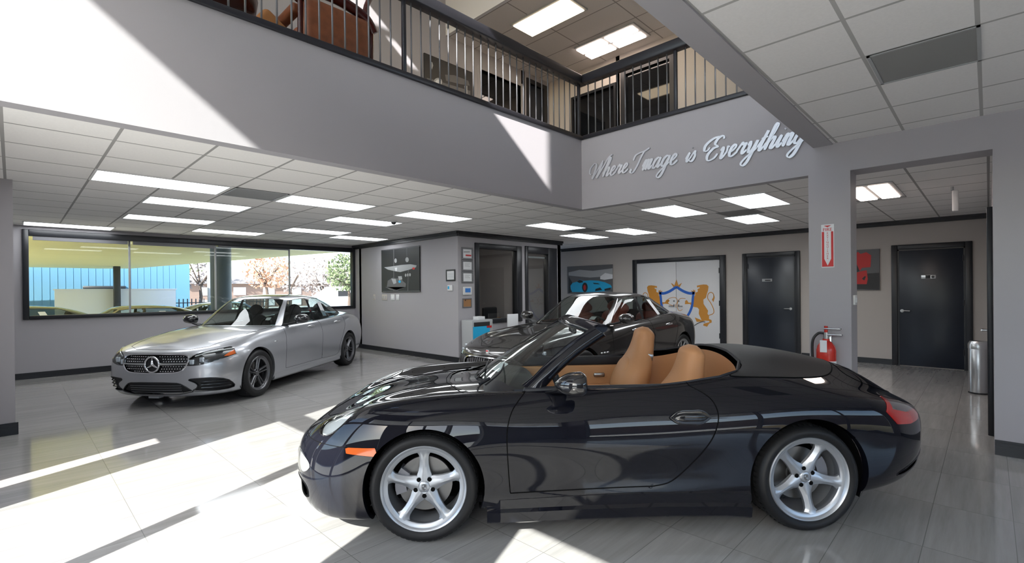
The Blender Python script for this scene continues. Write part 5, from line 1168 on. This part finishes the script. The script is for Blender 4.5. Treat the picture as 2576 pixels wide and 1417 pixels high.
# silver sedan ---------------------------------------------------------
XS=[1.75,1.47,1.0,.5,0,-.5,-1.0,-1.47,-1.9]
MB=[dict(xn=2.19,xt=-2.42,zn=.17,zt=.27,Y=[(-1.9,.70),(1.75,.72)],Z=[(1.7,.17),(-1.9,.24)]),
dict(xn=2.265,xt=-2.48,zn=.165,zt=.28,Y=[(-1.9,.83),(-1.47,.88),(0,.875),(1.47,.88),(1.75,.86)],Z=[(1.75,.17),(1.0,.20),(-1.0,.21),(-1.9,.26)]),
dict(xn=2.315,xt=-2.53,zn=.30,zt=.38,Y=[(-1.9,.88),(-1.47,.92),(0,.905),(1.47,.92),(1.75,.915)],Z=[(1.75,.32),(1.0,.33),(-1.0,.34),(-1.9,.37)]),
dict(xn=2.325,xt=-2.57,zn=.45,zt=.53,Y=[(-1.9,.895),(-1.47,.935),(0,.915),(1.47,.93),(1.75,.925)],Z=[(1.75,.50),(1.0,.52),(-1.0,.54),(-1.9,.54)]),
dict(xn=2.318,xt=-2.59,zn=.575,zt=.69,Y=[(-1.9,.885),(-1.47,.925),(0,.925),(1.0,.925),(1.47,.915),(1.75,.91)],Z=[(1.75,.655),(1.0,.69),(0,.71),(-1.0,.73),(-1.9,.71)]),
dict(xn=2.295,xt=-2.59,zn=.66,zt=.82,Y=[(-1.9,.85),(-1.47,.90),(0,.905),(1.0,.90),(1.47,.88),(1.75,.875)],Z=[(1.75,.745),(1.47,.775),(1.0,.805),(0,.83),(-1.0,.86),(-1.9,.86)]),
dict(xn=2.255,xt=-2.57,zn=.712,zt=.92,Y=[(-1.9,.78),(-1.47,.83),(0,.845),(1.0,.835),(1.47,.81),(1.75,.80)],Z=[(2.0,.765),(1.75,.805),(1.47,.85),(1.0,.90),(.5,.93),(0,.95),(-1.0,.985),(-1.47,1.0),(-1.9,.985)]),
dict(xn=2.205,xt=-2.55,zn=.738,zt=.985,Y=[(-1.9,.62),(-1.47,.69),(0,.74),(.5,.735),(1.0,.70),(1.75,.64)],Z=[(2.0,.795),(1.75,.838),(1.47,.885),(1.0,.94),(.5,.962),(0,.965),(-1.0,1.0),(-1.47,1.04),(-1.9,1.055)]),
dict(xn=2.15,xt=-2.53,zn=.755,zt=1.02,Y=[(-1.9,.32),(0,.38),(1.0,.36),(1.75,.33)],Z=[(2.0,.808),(1.75,.858),(1.47,.908),(1.0,.962),(.5,.98),(-1.0,1.02),(-1.47,1.06),(-1.9,1.08)]),
dict(xn=2.11,xt=-2.51,zn=.765,zt=1.03,Y=[(-1.9,0),(1.75,0)],Z=[(2.0,.812),(1.75,.865),(1.47,.916),(1.0,.968),(.5,.985),(-1.0,1.025),(-1.47,1.065),(-1.9,1.085)])]
MBG=[[(.90,0,.965),(.875,.33,.962),(.775,.58,.955),(.60,.715,.945),(.2,.755,.95),(-.4,.77,.965),(-.95,.755,.985),(-1.45,.705,1.01),(-1.75,.60,1.04),(-1.92,.34,1.06),(-1.97,0,1.065)],
[(.67,0,1.115),(.65,.31,1.113),(.57,.53,1.108),(.43,.65,1.105),(.12,.695,1.12),(-.4,.71,1.13),(-.9,.69,1.14),(-1.28,.63,1.15),(-1.55,.53,1.165),(-1.70,.30,1.175),(-1.75,0,1.18)],
[(.42,0,1.285),(.40,.28,1.283),(.34,.475,1.277),(.24,.58,1.272),(.02,.625,1.30),(-.4,.637,1.315),(-.8,.622,1.315),(-1.08,.565,1.305),(-1.28,.47,1.30),(-1.40,.27,1.305),(-1.44,0,1.31)],
[(.24,0,1.392),(.23,.25,1.39),(.18,.425,1.383),(.10,.515,1.376),(-.04,.555,1.39),(-.4,.57,1.405),(-.7,.555,1.40),(-.9,.50,1.392),(-1.03,.41,1.392),(-1.10,.23,1.40),(-1.12,0,1.405)],
[(.10,0,1.435),(.09,.18,1.434),(.06,.30,1.43),(.0,.35,1.43),(-.12,.37,1.44),(-.4,.38,1.447),(-.6,.37,1.443),(-.72,.34,1.438),(-.80,.28,1.436),(-.84,.16,1.438),(-.85,0,1.44)],
[(.02,0,1.447),(0,0,1.449),(-.04,0,1.452),(-.10,0,1.456),(-.2,0,1.46),(-.4,0,1.463),(-.53,0,1.461),(-.60,0,1.459),(-.65,0,1.457),(-.68,0,1.455),(-.70,0,1.454)]]
def mb_front(c,S):
    GR=chaikin([(-.3,.702),(.30,.702),(.43,.69),(.468,.64),(.44,.555),(.385,.485),(.26,.465),(-.3,.462)],1)
    I,S=S.cut(front(GR,1.8)); panel('grille_panel',I,'cabinblack',c,inset=-.035); seam('grille_surround',I.edges,c,.009,'chrome')
    b=B(); bar=B()
    for iz in range(7):
        for iy in range(-13,14):
            y=iy*.034+(.017 if iz%2 else 0); z=.488+iz*.031
            if math.hypot(y,z-.578)<.115 or abs(z-.585)<.014 or sd_poly(np.array([[abs(y),z]]),GR)[0]>-.016: continue
            x=surf_x(I,y,z)-.02; b.rbox(x-.006,x+.006,y-.008,y+.008,z-.006,z+.006,.003,1)
    b.build('grille_studs','chrome',c,world=False)
    for s_ in (1,-1):
        n=8; ys=np.linspace(.10,.445,n); l=loft([((surf_x(I,s_*y,.585)-.012,s_*y,.585-.004),(.014,0,0),(0,0,.016-.007*(i/n))) for i,y in enumerate(ys)],10); l.build('grille_bar','steel',c,world=False)
    x=surf_x(I,0,.578)+.005; M=Matrix.Translation((x,0,.578))@Matrix.Rotation(R(90),4,'Y')
    b=B(); b.tube([M@Vector((.098*math.cos(a),.098*math.sin(a),0)) for a in np.linspace(0,2*math.pi,40,endpoint=False)],.0125,8,True)
    for k in range(3):
        a=2*math.pi*k/3+math.pi; d=Vector((math.cos(a),math.sin(a),0)); n=Vector((-d.y,d.x,0)); b.add([M@(n*.02),M@(d*.095+n*.003),M@(d*.095-n*.003),M@(-n*.02),M@Vector((0,0,.018)),M@(d*.09+Vector((0,0,.004)))],[(0,1,5,4),(4,5,2,3),(0,4,3),(1,2,5),(0,3,2,1)])
    b.build('star_emblem','chrome',c,world=False)
    B().lathe([(.0005,-.012),(.10,-.012),(.10,-.02)],32,M).build('emblem_plate','cabinblack',c,world=False)
    I,S=S.cut(front(chaikin([(-.3,.345),(.31,.345),(.40,.315),(.54,.185),(-.3,.18)],1),1.7)); panel('lower_intake',I,'cabinblack',c,inset=-.03); seam('lower_intake_edge',I.edges,c,.007,'cabinblack')
    b=B()
    for z in (.21,.24,.27,.30): b.tube([(surf_x(I,y,z)-.012,y,z) for y in np.linspace(-.36,.36,13)],.004,6)
    b.build('intake_mesh','greyframe',c,world=False)
    I,S=S.cut(front(chaikin([(.44,.385),(.60,.395),(.74,.395),(.84,.36),(.865,.28),(.855,.215),(.70,.215),(.47,.225),(.56,.265),(.57,.32)],1),1.7)); split_panel('side_intake',I,'cabinblack',c,inset=-.025); seam('side_intake_edge',[e for e in I.edges if e[0][1]>0],c,.006,'cabinblack'); seam('side_intake_edge',[e for e in I.edges if e[0][1]<0],c,.006,'cabinblack')
    for s_ in (1,-1):
        b=B()
        for z in (.265,.305,.345): b.tube([(surf_x(I,s_*y,z)-.004,s_*y,z) for y in np.linspace(.60,.84,8)],.008,6)
        b.build('intake_fin','lamphouse',c,world=False)
    I,S=S.cut(front(chaikin([(.425,.555),(.42,.61),(.50,.69),(.62,.735),(.78,.768),(.88,.778),(.93,.765),(.91,.70),(.80,.63),(.62,.565)],1),1.90))
    split_panel('headlight_housing',I,'lamphouse',c,inset=-.03); split_panel('headlight_lens',I,'lampglass',c); 
    for s_ in (1,-1):
        seam('headlight_edge',[e for e in I.edges if e[0][1]*s_>0],c,.005,'blackgloss')
        for y,z in ((.49,.60),(.60,.625)):
            x=surf_x(I,s_*y,z)-.022; b=B(); b.rbox(x-.02,x+.012,s_*y-.032,s_*y+.032,z-.034,z+.034,.012,3); b.build('headlight_projector','led',c,world=False)
        b=B(); b.tube([(surf_x(I,s_*y,z)-.012,s_*y,z) for y,z in [(.52,.675),(.62,.71),(.74,.735),(.84,.75)]],.008,6); b.build('headlight_strip','lampwhite',c,world=False)
    J,_=I.cut(front([(.80,.66),(.86,.775),(.95,.79),(.95,.66)],1.5)); split_panel('turn_marker',J,'amber',c,inset=-.006)
    I,S=S.cut(top([(2.17,-.05),(2.15,.38),(2.03,.57),(1.6,.665),(1.0,.70),(.80,.69),(.90,.40),(.93,-.05)],.6)); panel('hood',I,'silver_paint',c); seam('hood_gap',I.edges,c,.003)
    for s_ in (1,-1): B().rbox(1.02,1.09,s_*.912-.006,s_*.912+.006,.745,.757,.003,1).build('fender_badge','chrome',c,world=False)
    # the small white ground plate hanging under the bumper
    B().rbox(2.12,2.2,-.17,-.02,.115,.165,.004,2).build('tow_flap','lightprint',c,world=False)
    return S
doors_handles=[(-.03,.905),(-1.03,.925)]
c2=thing('sedan_car','silver four door sedan with star grille parked under the long window','car',(2.975,8.869,0),3.807,scale=.967)
sedan(c2,MB,XS,MBG,'silver_paint',(.335,.247,.245,1.47,.80,'twin',5,'alloydark'),mb_front,
 [[(.56,1.15),(.74,.92),(.80,.70),(.80,.30),(-.36,.295),(-.385,1.15)],[(-.39,1.15),(-.365,.295),(-.95,.30),(-1.06,.50),(-1.20,.70),(-1.32,.86),(-1.36,1.15)]],
 dict(a0=2.55,a1=3.05,c0=7.75,c1=8.45,wt=3.0,st=2.72,bx=-.36),[(.80,-.05),(.72,.45),(.52,.665),(-1.35,.665),(-1.62,.45),(-1.72,-.05)],'cabinblack','cabinblack',handle_m='chrome')
t_=B(); t_.quad((-.66,.662,1.31),(-.80,.655,1.31),(-.93,.715,1.04),(-.78,.722,1.04)); t_.build('window_sheet','paper',c2,world=False)
t_=B(); t_.quad((.60,.44,1.045),(.60,.52,1.045),(.55,.52,1.085),(.55,.44,1.085)); t_.build('windscreen_sticker','paper',c2,world=False)
# dark grey sedan ----------------------------------------------------------
XS2=[1.8,1.5,1.05,.5,0,-.5,-1.0,-1.5,-1.95]
MA=[dict(xn=2.26,xt=-2.36,zn=.17,zt=.27,Y=[(-1.9,.72),(1.75,.72)],Z=[(1.7,.17),(-1.9,.24)]),
dict(xn=2.36,xt=-2.42,zn=.165,zt=.28,Y=[(-1.9,.85),(-1.5,.91),(0,.885),(1.5,.90),(1.75,.87)],Z=[(1.75,.17),(1.0,.20),(-1.0,.21),(-1.9,.26)]),
dict(xn=2.41,xt=-2.47,zn=.29,zt=.38,Y=[(-1.9,.90),(-1.5,.955),(0,.92),(1.5,.945),(1.75,.92)],Z=[(1.75,.31),(1.0,.33),(-1.0,.34),(-1.9,.37)]),
dict(xn=2.425,xt=-2.52,zn=.42,zt=.54,Y=[(-1.9,.915),(-1.5,.97),(0,.93),(1.5,.96),(1.75,.93)],Z=[(1.75,.49),(1.0,.52),(-1.0,.54),(-1.9,.55)]),
dict(xn=2.425,xt=-2.54,zn=.53,zt=.72,Y=[(-1.9,.90),(-1.5,.96),(0,.935),(1.0,.94),(1.5,.935),(1.75,.90)],Z=[(1.75,.64),(1.0,.69),(0,.71),(-1.0,.74),(-1.9,.74)]),
dict(xn=2.41,xt=-2.54,zn=.61,zt=.86,Y=[(-1.9,.86),(-1.5,.93),(0,.905),(1.0,.90),(1.5,.885),(1.75,.85)],Z=[(1.75,.745),(1.5,.785),(1.0,.81),(0,.84),(-1.0,.88),(-1.9,.90)]),
dict(xn=2.385,xt=-2.52,zn=.665,zt=.95,Y=[(-1.9,.76),(-1.5,.82),(0,.845),(1.0,.825),(1.5,.78),(1.75,.74)],Z=[(2.1,.735),(1.8,.825),(1.5,.87),(1.0,.905),(.5,.93),(0,.955),(-1.0,1.01),(-1.5,1.03),(-1.9,1.01)]),
dict(xn=2.335,xt=-2.50,zn=.692,zt=1.0,Y=[(-1.9,.60),(-1.5,.67),(0,.73),(.5,.72),(1.0,.66),(1.75,.56)],Z=[(2.1,.755),(1.8,.828),(1.5,.862),(1.0,.915),(.5,.955),(0,.97),(-1.0,1.03),(-1.5,1.065),(-1.9,1.065)]),
dict(xn=2.27,xt=-2.48,zn=.715,zt=1.02,Y=[(-1.9,.32),(0,.38),(1.0,.35),(1.75,.29)],Z=[(2.1,.765),(1.8,.85),(1.5,.89),(1.0,.945),(.5,.975),(-1.0,1.04),(-1.5,1.075),(-1.9,1.08)]),
dict(xn=2.22,xt=-2.46,zn=.728,zt=1.03,Y=[(-1.9,0),(1.75,0)],Z=[(2.1,.77),(1.8,.857),(1.5,.90),(1.0,.955),(.5,.98),(-1.0,1.045),(-1.5,1.08),(-1.9,1.082)])]
MAG=[[(.84,0,.965),(.82,.33,.962),(.72,.58,.955),(.54,.71,.945),(.15,.75,.955),(-.4,.765,.98),(-.9,.745,1.01),(-1.40,.685,1.055),(-1.75,.57,1.065),(-1.98,.33,1.075),(-2.05,0,1.08)],
[(.58,0,1.11),(.56,.31,1.108),(.48,.53,1.105),(.34,.645,1.10),(.04,.685,1.115),(-.42,.70,1.13),(-.88,.675,1.15),(-1.28,.61,1.165),(-1.55,.51,1.175),(-1.74,.30,1.18),(-1.80,0,1.185)],
[(.30,0,1.27),(.28,.28,1.268),(.22,.475,1.265),(.12,.575,1.262),(-.09,.615,1.29),(-.45,.625,1.305),(-.83,.60,1.30),(-1.10,.545,1.29),(-1.32,.45,1.285),(-1.46,.27,1.29),(-1.51,0,1.295)],
[(.10,0,1.375),(.09,.25,1.373),(.04,.425,1.37),(-.03,.51,1.366),(-.16,.545,1.38),(-.48,.555,1.395),(-.78,.535,1.388),(-.98,.48,1.378),(-1.12,.40,1.376),(-1.20,.23,1.385),(-1.23,0,1.39)],
[(-.04,0,1.422),(-.05,.18,1.421),(-.08,.30,1.418),(-.13,.35,1.418),(-.24,.37,1.428),(-.5,.375,1.436),(-.70,.36,1.43),(-.82,.33,1.424),(-.90,.27,1.422),(-.94,.16,1.425),(-.96,0,1.428)],
[(-.13,0,1.438),(-.15,0,1.44),(-.18,0,1.443),(-.23,0,1.447),(-.32,0,1.451),(-.5,0,1.454),(-.63,0,1.452),(-.70,0,1.449),(-.75,0,1.447),(-.78,0,1.445),(-.80,0,1.444)]]
def ma_front(c,S):
    I,S=S.cut(front(chaikin([(-.3,.60),(.25,.605),(.42,.59),(.50,.54),(.47,.44),(.36,.35),(.2,.33),(-.3,.33)],1),1.9)); panel('grille_panel',I,'cabinblack',c,inset=-.04); seam('grille_surround',I.edges,c,.010,'chrome')
    for k in range(-9,10):
        if abs(k)<1: continue
        y=k*.047; hi=.588-.3*max(0,abs(y)-.2)**1.5; lo=.35+.25*max(0,abs(y)-.25)
        B().tube([(surf_x(I,y,z)-.012,y,z) for z in np.linspace(lo,hi,5)],.008,6).build('grille_bar','chrome',c,world=False)
    x=surf_x(S,0,.668); b=B(); b.rbox(x-.004,x+.012,-.026,.026,.655,.705,.008,3); b.build('nose_emblem','paper',c,world=False)
    B().rbox(x+.004,x+.014,-.022,.022,.682,.70,.004,2).build('emblem_field','redprint',c,world=False)
    I,S=S.cut(front(chaikin([(.56,.60),(.60,.68),(.70,.73),(.82,.77),(.90,.775),(.89,.71),(.78,.64),(.64,.585)],1),1.6)); split_panel('headlight_housing',I,'lamphouse',c,inset=-.025); split_panel('headlight_lens',I,'lampglass',c)
    for s_ in (1,-1):
        for y,z in ((.66,.65),(.75,.69)): x=surf_x(I,s_*y,z)-.015; B().rbox(x-.02,x+.008,s_*y-.03,s_*y+.03,z-.025,z+.025,.01,3).build('headlight_projector','led',c,world=False)
    I,S=S.cut(front(chaikin([(.52,.33),(.80,.37),(.86,.30),(.80,.22),(.55,.22)],1),1.7)); split_panel('side_intake',I,'cabinblack',c,inset=-.02)
    I,S=S.cut(top([(2.24,-.05),(2.22,.30),(2.05,.47),(1.6,.60),(1.0,.68),(.74,.69),(.86,.40),(.88,-.05)],.6)); panel('hood',I,'grey_paint',c); seam('hood_gap',I.edges,c,.0035)
    for s_ in (1,-1):
        for k in range(3): x=1.10-k*.075; B().rbox(x-.028,x+.028,s_*.945-.012,s_*.945+.012,.60,.622,.009,2).build('fender_vent','chrome',c,world=False)
    return S
doors_handles=[(.05,.875),(-1.02,.90)]
c3=thing('sedan_car','dark grey four door sedan with chrome window line parked before the crest double door','car',(6.563,4.637,0),3.151,scale=.965)
sedan(c3,MA,XS2,MAG,'grey_paint',(.345,.262,.25,1.5,.825,'thin',10,'alloygrey'),ma_front,
 [[(.50,1.15),(.70,.92),(.78,.70),(.78,.30),(-.44,.295),(-.465,1.15)],[(-.47,1.15),(-.445,.295),(-.95,.30),(-1.08,.50),(-1.20,.70),(-1.28,.86),(-1.30,1.15)]],
 dict(a0=2.55,a1=3.05,c0=7.7,c1=8.45,wt=3.0,st=2.72,bx=-.42,chrome=True,trim='chrome'),[(.76,-.05),(.68,.45),(.48,.665),(-1.35,.665),(-1.62,.45),(-1.75,-.05)],'redleather','browndash',mirror=(.52,.985,1.06),handle_m='chrome',arch_r=.385,black_mirror='grey_paint')
t_=B(); t_.quad((-.73,.64,1.32),(-.86,.63,1.315),(-1.10,.71,1.05),(-.97,.725,1.05)); t_.build('window_sheet','paper',c3,world=False)
t_=B(); t_.quad((.56,.36,1.03),(.56,.46,1.03),(.49,.46,1.075),(.49,.36,1.075)); t_.build('windscreen_sticker','paper',c3,world=False)
# ------------------------------------------------------------------ outside
ZG=-.25
MT['asphalt']=mat('asphalt',(.62,.61,.58),.9,noise=(3,.12)); MT['soffit']=mat('yellow_lit_soffit',(.93,.84,.36),.6); MT['bluewall']=mat('blue_metal_siding',(.10,.235,.345),.5)  # yellow light on the canopy underside put into the soffit colour
MT['whitewall']=mat('white_block_wall',(.75,.76,.78),.8); MT['brick']=mat('brown_brick',(.20,.14,.115),.9,noise=(14,.3)); MT['roofing']=mat('grey_shingles',(.25,.22,.20),.9)
MT['leafgreen']=mat('green_leaves',(.13,.17,.08),.8); MT['leafrust']=mat('rust_leaves',(.52,.30,.19),.8); MT['leafgrey']=mat('bare_twigs',(.34,.29,.27),.9); MT['bark']=mat('bark',(.09,.065,.05),.9); MT['postmetal']=mat('dark_post',(.03,.032,.035),.5); MT['bluepost']=mat('blue_grey_column',(.07,.10,.14),.5); MT['vanwhite']=mat('white_vehicle_paint',(.75,.77,.8),.3,coat=1)
struct(B().box(-90,XG-.1,-90,120,ZG-.05,ZG).box(XG-.1,90,BW+.12,120,ZG-.05,ZG).build('ground','asphalt'),'grey asphalt lot outside the long window','ground')
t=thing('canopy','large canopy soffit with painted yellow light outside the long window','canopy',(2,22,2.8)); b=B()
P=[(-8,12.2),(-8,33.2),(3.2,33.4),(4.41,32.6),(5.70,26.1),(7.94,15.1),(8.6,12.2)]; b.prism(P,Matrix.Translation((0,0,2.8)),.06); b.build('soffit','soffit',t); B().prism([(x*1.0,y) for x,y in P],Matrix.Translation((0,0,2.86)),.25).build('roof','whitewall',t)
t=thing('canopy_post','thin dark post under the far yellow lit canopy','post',(3.55,30.35,ZG)); B().rbox(3.42,3.68,30.2,30.5,ZG,2.8,.02,2).build('shaft','postmetal',t)
t=thing('canopy_column','thick blue grey column outside the window middle','column',(4.3,16.2,ZG)); B().cyl((4.3,16.2,ZG),(4.3,16.2,2.8),.27,24).build('shaft','bluepost',t)
t=thing('metal_building','blue metal sided building beyond the canopy','building',(3,36,ZG)); B().box(-14,7.45,34.4,46,ZG,3.55).build('siding','bluewall',t); B().box(-14,7.5,34.35,46,3.55,3.75).build('roof_edge','whitewall',t)
b=B()
for k in range(70): b.box(-14+k*.3,-13.97+k*.3,34.39,34.4,ZG,3.55)
b.build('siding_ribs','bluewall',t); B().rbox(2.6,4.4,34.3,34.4,1.75,1.9,.02,1).build('wall_sign','postmetal',t)
t=thing('block_wall','low white wall in front of the blue building','wall',(3.5,30.5,ZG)); B().box(1.35,6.0,30.6,30.9,ZG,1.66).build('masonry','whitewall',t); B().box(1.30,6.05,30.55,30.95,1.66,1.71).build('coping','whitewall',t)
t=thing('metal_fence','grey picket fence right of the low white wall','fence',(7,32,ZG)); b=B()
for k in range(24): b.rbox(6.2+k*.2,6.25+k*.2,32,32.05,ZG,1.15,.005,1)
b.box(6.2,11,31.98,32.07,.9,.95).box(6.2,11,31.98,32.07,.1,.15); b.build('pickets','postmetal',t)
t=thing('apartment_building','brown brick apartment building far behind the bare trees','building',(24,64,ZG)); B().box(13,42,62,74,ZG,2.55).build('brick_wall','brick',t)
b=B(); b.add([(12.5,61.5,2.5),(42.5,61.5,2.5),(42.5,74.5,2.5),(12.5,74.5,2.5),(14,68,4.2),(41,68,4.2)],[(0,1,5,4),(2,3,4,5),(1,2,5),(3,0,4),(0,3,2,1)]); b.build('roof','roofing',t)
for x in np.arange(14.5,41,3.2): B().box(x,x+1.3,61.93,62,1.2,2.1).build('window','vanwhite',t); B().box(x,x+1.3,61.93,62,-.1,.7).build('window','vanwhite',t)
t=thing('lamp_post','thin pale lamp post left of the blue grey column','lamp post',(7.1,30,ZG)); B().cyl((7.15,29,ZG),(7.15,29,5),.09,10).build('pole','lightprint',t); B().rbox(6.6,7.2,28.9,29.1,5,5.12,.03,2).build('lamp_head','lightprint',t)
t=thing('reflection_block','unseen dark block added in front to darken car reflections','building',(-20,0,ZG)); B().box(-24,-18,-30,30,ZG,3.6).build('walls','brick',t); B().box(-24.2,-17.8,-30.2,30.2,3.6,3.8).build('roof','roofing',t)  # unseen block added to darken what the black paint reflects
t=thing('reflection_block','unseen dark block added at the side to dim the reflected horizon','building',(5,-16,ZG)); B().box(-16,30,-20,-15,ZG,3.4).build('walls','brick',t); B().box(-16.2,30.2,-20.2,-14.8,3.4,3.6).build('roof','roofing',t)  # unseen block added to dim the horizon in car reflections
rng=random.Random(3)
def tree(label,x,y,h,r,leaf,n,dens=1.,group='trees outside the long window'):
    t=thing('tree',label,'tree',(x,y,ZG),group=group); b=B(); zb=ZG+h-2*r*.85
    b.tube([(x,y,ZG),(x+.05*r,y,ZG+h*.3),(x-.03*r,y,zb+r*.6)],.06*r,8,rs=[.09*r,.07*r,.035*r])
    for k in range(9):
        a=rng.uniform(0,6.28); e=rng.uniform(.2,1.0); q=(x+math.cos(a)*r*.8,y+math.sin(a)*r*.8,zb+r*(.5+e)); b.tube([(x,y,zb+r*.15*rng.random()),((x+q[0])/2,(y+q[1])/2,(zb+q[2])/2+.1*r),q],.02*r,5,rs=[.035*r,.02*r,.006*r])
    b.build('trunk','bark',t); b=B()
    for k in range(n):
        while True:
            p=Vector((rng.uniform(-1,1),rng.uniform(-1,1),rng.uniform(-.85,.85)))
            if .25<p.length<1 and rng.random()<.35+.65*abs(math.sin(3.1*p.x+5)*math.cos(4*p.z+2*p.y)): break
        c=Vector((x,y,ZG+h-r*.85))+p*r; s=.055*r*rng.uniform(.6,1.4); M=Matrix.Translation(c)@Matrix.Rotation(rng.uniform(0,6.28),4,Vector((rng.uniform(-1,1),rng.uniform(-1,1),rng.uniform(-1,1))).normalized())
        b.add([M@Vector(q) for q in ((-s,-s*.5,0),(s,-s*.5,.2*s),(s*1.1,s*.5,0),(-s,s*.6,.2*s))],[(0,1,2,3)])
    b.build('crown',leaf,t)
tree('rust coloured autumn tree left of the window middle bar',14.4,42,5.1,1.8,'leafrust',800)
tree('dense olive green tree at the right end of the long window',16.4,32,4.3,1.5,'leafgreen',1500)
tree('bare grey tree behind the olive green tree',20.5,45,4.9,2.2,'leafgrey',700)
tree('bare twiggy tree beside the blue building corner',10.2,44,5.0,1.7,'leafgrey',300)
tree('tall bare tree right of the rust coloured tree',22.5,58,5.5,2.2,'leafgrey',500)
tree('small dark pine behind the blue grey column',12.6,60,8.0,2.4,'leafgreen',500)
t=thing('delivery_van','white van parked at the right end of the long window','van',(18.3,38,ZG)); l=loft([((9.6,25,.55),(0,.85,0),(0,0,.5)),((10.4,25,.75),(0,.95,0),(0,0,.75)),((11.0,25,.95),(0,.97,0),(0,0,.95)),((13.6,25,.97),(0,.97,0),(0,0,.97)),((13.9,25,.95),(0,.93,0),(0,0,.9))],24,5); l.v=[(x+6.9,y+13,z+ZG+.25) for x,y,z in l.v]; l.build('body','vanwhite',t)
B().box(18.1,19.0,37.0,37.05,1.1,1.55).build('side_window','cabinblack',t); B().box(19.2,20.2,37.0,37.05,1.1,1.55).build('side_window','cabinblack',t)
for x in (17.4,20.0):
    for y in (37.1,38.7): B().cyl((x,y,ZG+.36),(x,y+.22,ZG+.36),.36,20).build('wheel','tyre',t)
# parked sedans: copies of the silver one in other paints
MT['paint_tan']=mat('beige_car_paint',(.30,.27,.20),.3,metal=.5,coat=1); MT['paint_dk']=mat('dark_blue_car_paint',(.05,.06,.08),.3,metal=.4,coat=1); MT['paint_wh']=mat('light_car_paint',(.55,.58,.62),.3,metal=.3,coat=1)
for (x,y,rz,m,l) in [(-.2,17.9,math.pi,'paint_dk','dark car parked second from the long window behind the beige one'),(1.9,15.4,math.pi,'paint_tan','beige car parked close outside the left half of the long window'),(5.2,18.0,0,'paint_wh','light car parked outside behind the blue grey column')]:
    r=dup(c2,(x,y,ZG),rz,l,'cars parked outside')
    def rec(o):
        for ch in o.children:
            if ch.type=='MESH' and ch.data.materials and ch.data.materials[0].name.startswith('silver_car'):
                ch.material_slots[0].link='OBJECT'; ch.material_slots[0].material=MT[m]
            rec(ch)
    rec(r)
# ------------------------------------------------------------------ light, camera
w_=bpy.data.worlds.new('sky'); SC.world=w_; w_.use_nodes=True; nt=w_.node_tree
sk=nt.nodes.new('ShaderNodeTexSky'); sk.sky_type='NISHITA'; sk.sun_disc=False; sk.sun_elevation=R(35); sk.sun_rotation=R(247); sk.air_density=1.0; sk.dust_density=1.5
nt.links.new(sk.outputs[0],nt.nodes['Background'].inputs[0]); nt.nodes['Background'].inputs[1].default_value=.6
sd=Vector((math.cos(R(23)),math.sin(R(23)),-.70)).normalized()
l=bpy.data.lights.new('sun','SUN'); l.energy=16.5; l.angle=R(.5); l.color=(1,.97,.93); o=bpy.data.objects.new('sun',l); COL.objects.link(o); o.location=(-8,-4,9); o.rotation_euler=sd.to_track_quat('-Z','Y').to_euler()
c=bpy.data.cameras.new('camera'); co=bpy.data.objects.new('camera',c); COL.objects.link(co); SC.camera=co
c.sensor_width=36; c.lens=36*CF/2576; c.shift_y=CCY/2576; c.clip_start=.02; c.clip_end=500
co.matrix_world=Matrix(((_r.x,_u.x,-_f.x,0),(_r.y,_u.y,-_f.y,0),(_r.z,_u.z,-_f.z,CAM_H),(0,0,0,1)))
SC.view_settings.view_transform='Standard'; SC.view_settings.look='None'; SC.view_settings.gamma=1; SC.view_settings.use_curve_mapping=False; SC.view_settings.exposure=.3
cy=SC.cycles; cy.use_denoising=True; cy.max_bounces=8; cy.diffuse_bounces=4; cy.glossy_bounces=4; cy.transparent_max_bounces=16; cy.transmission_bounces=4; cy.caustics_reflective=False; cy.caustics_refractive=False; cy.sample_clamp_indirect=6
cy.use_adaptive_sampling=True; cy.adaptive_threshold=.02
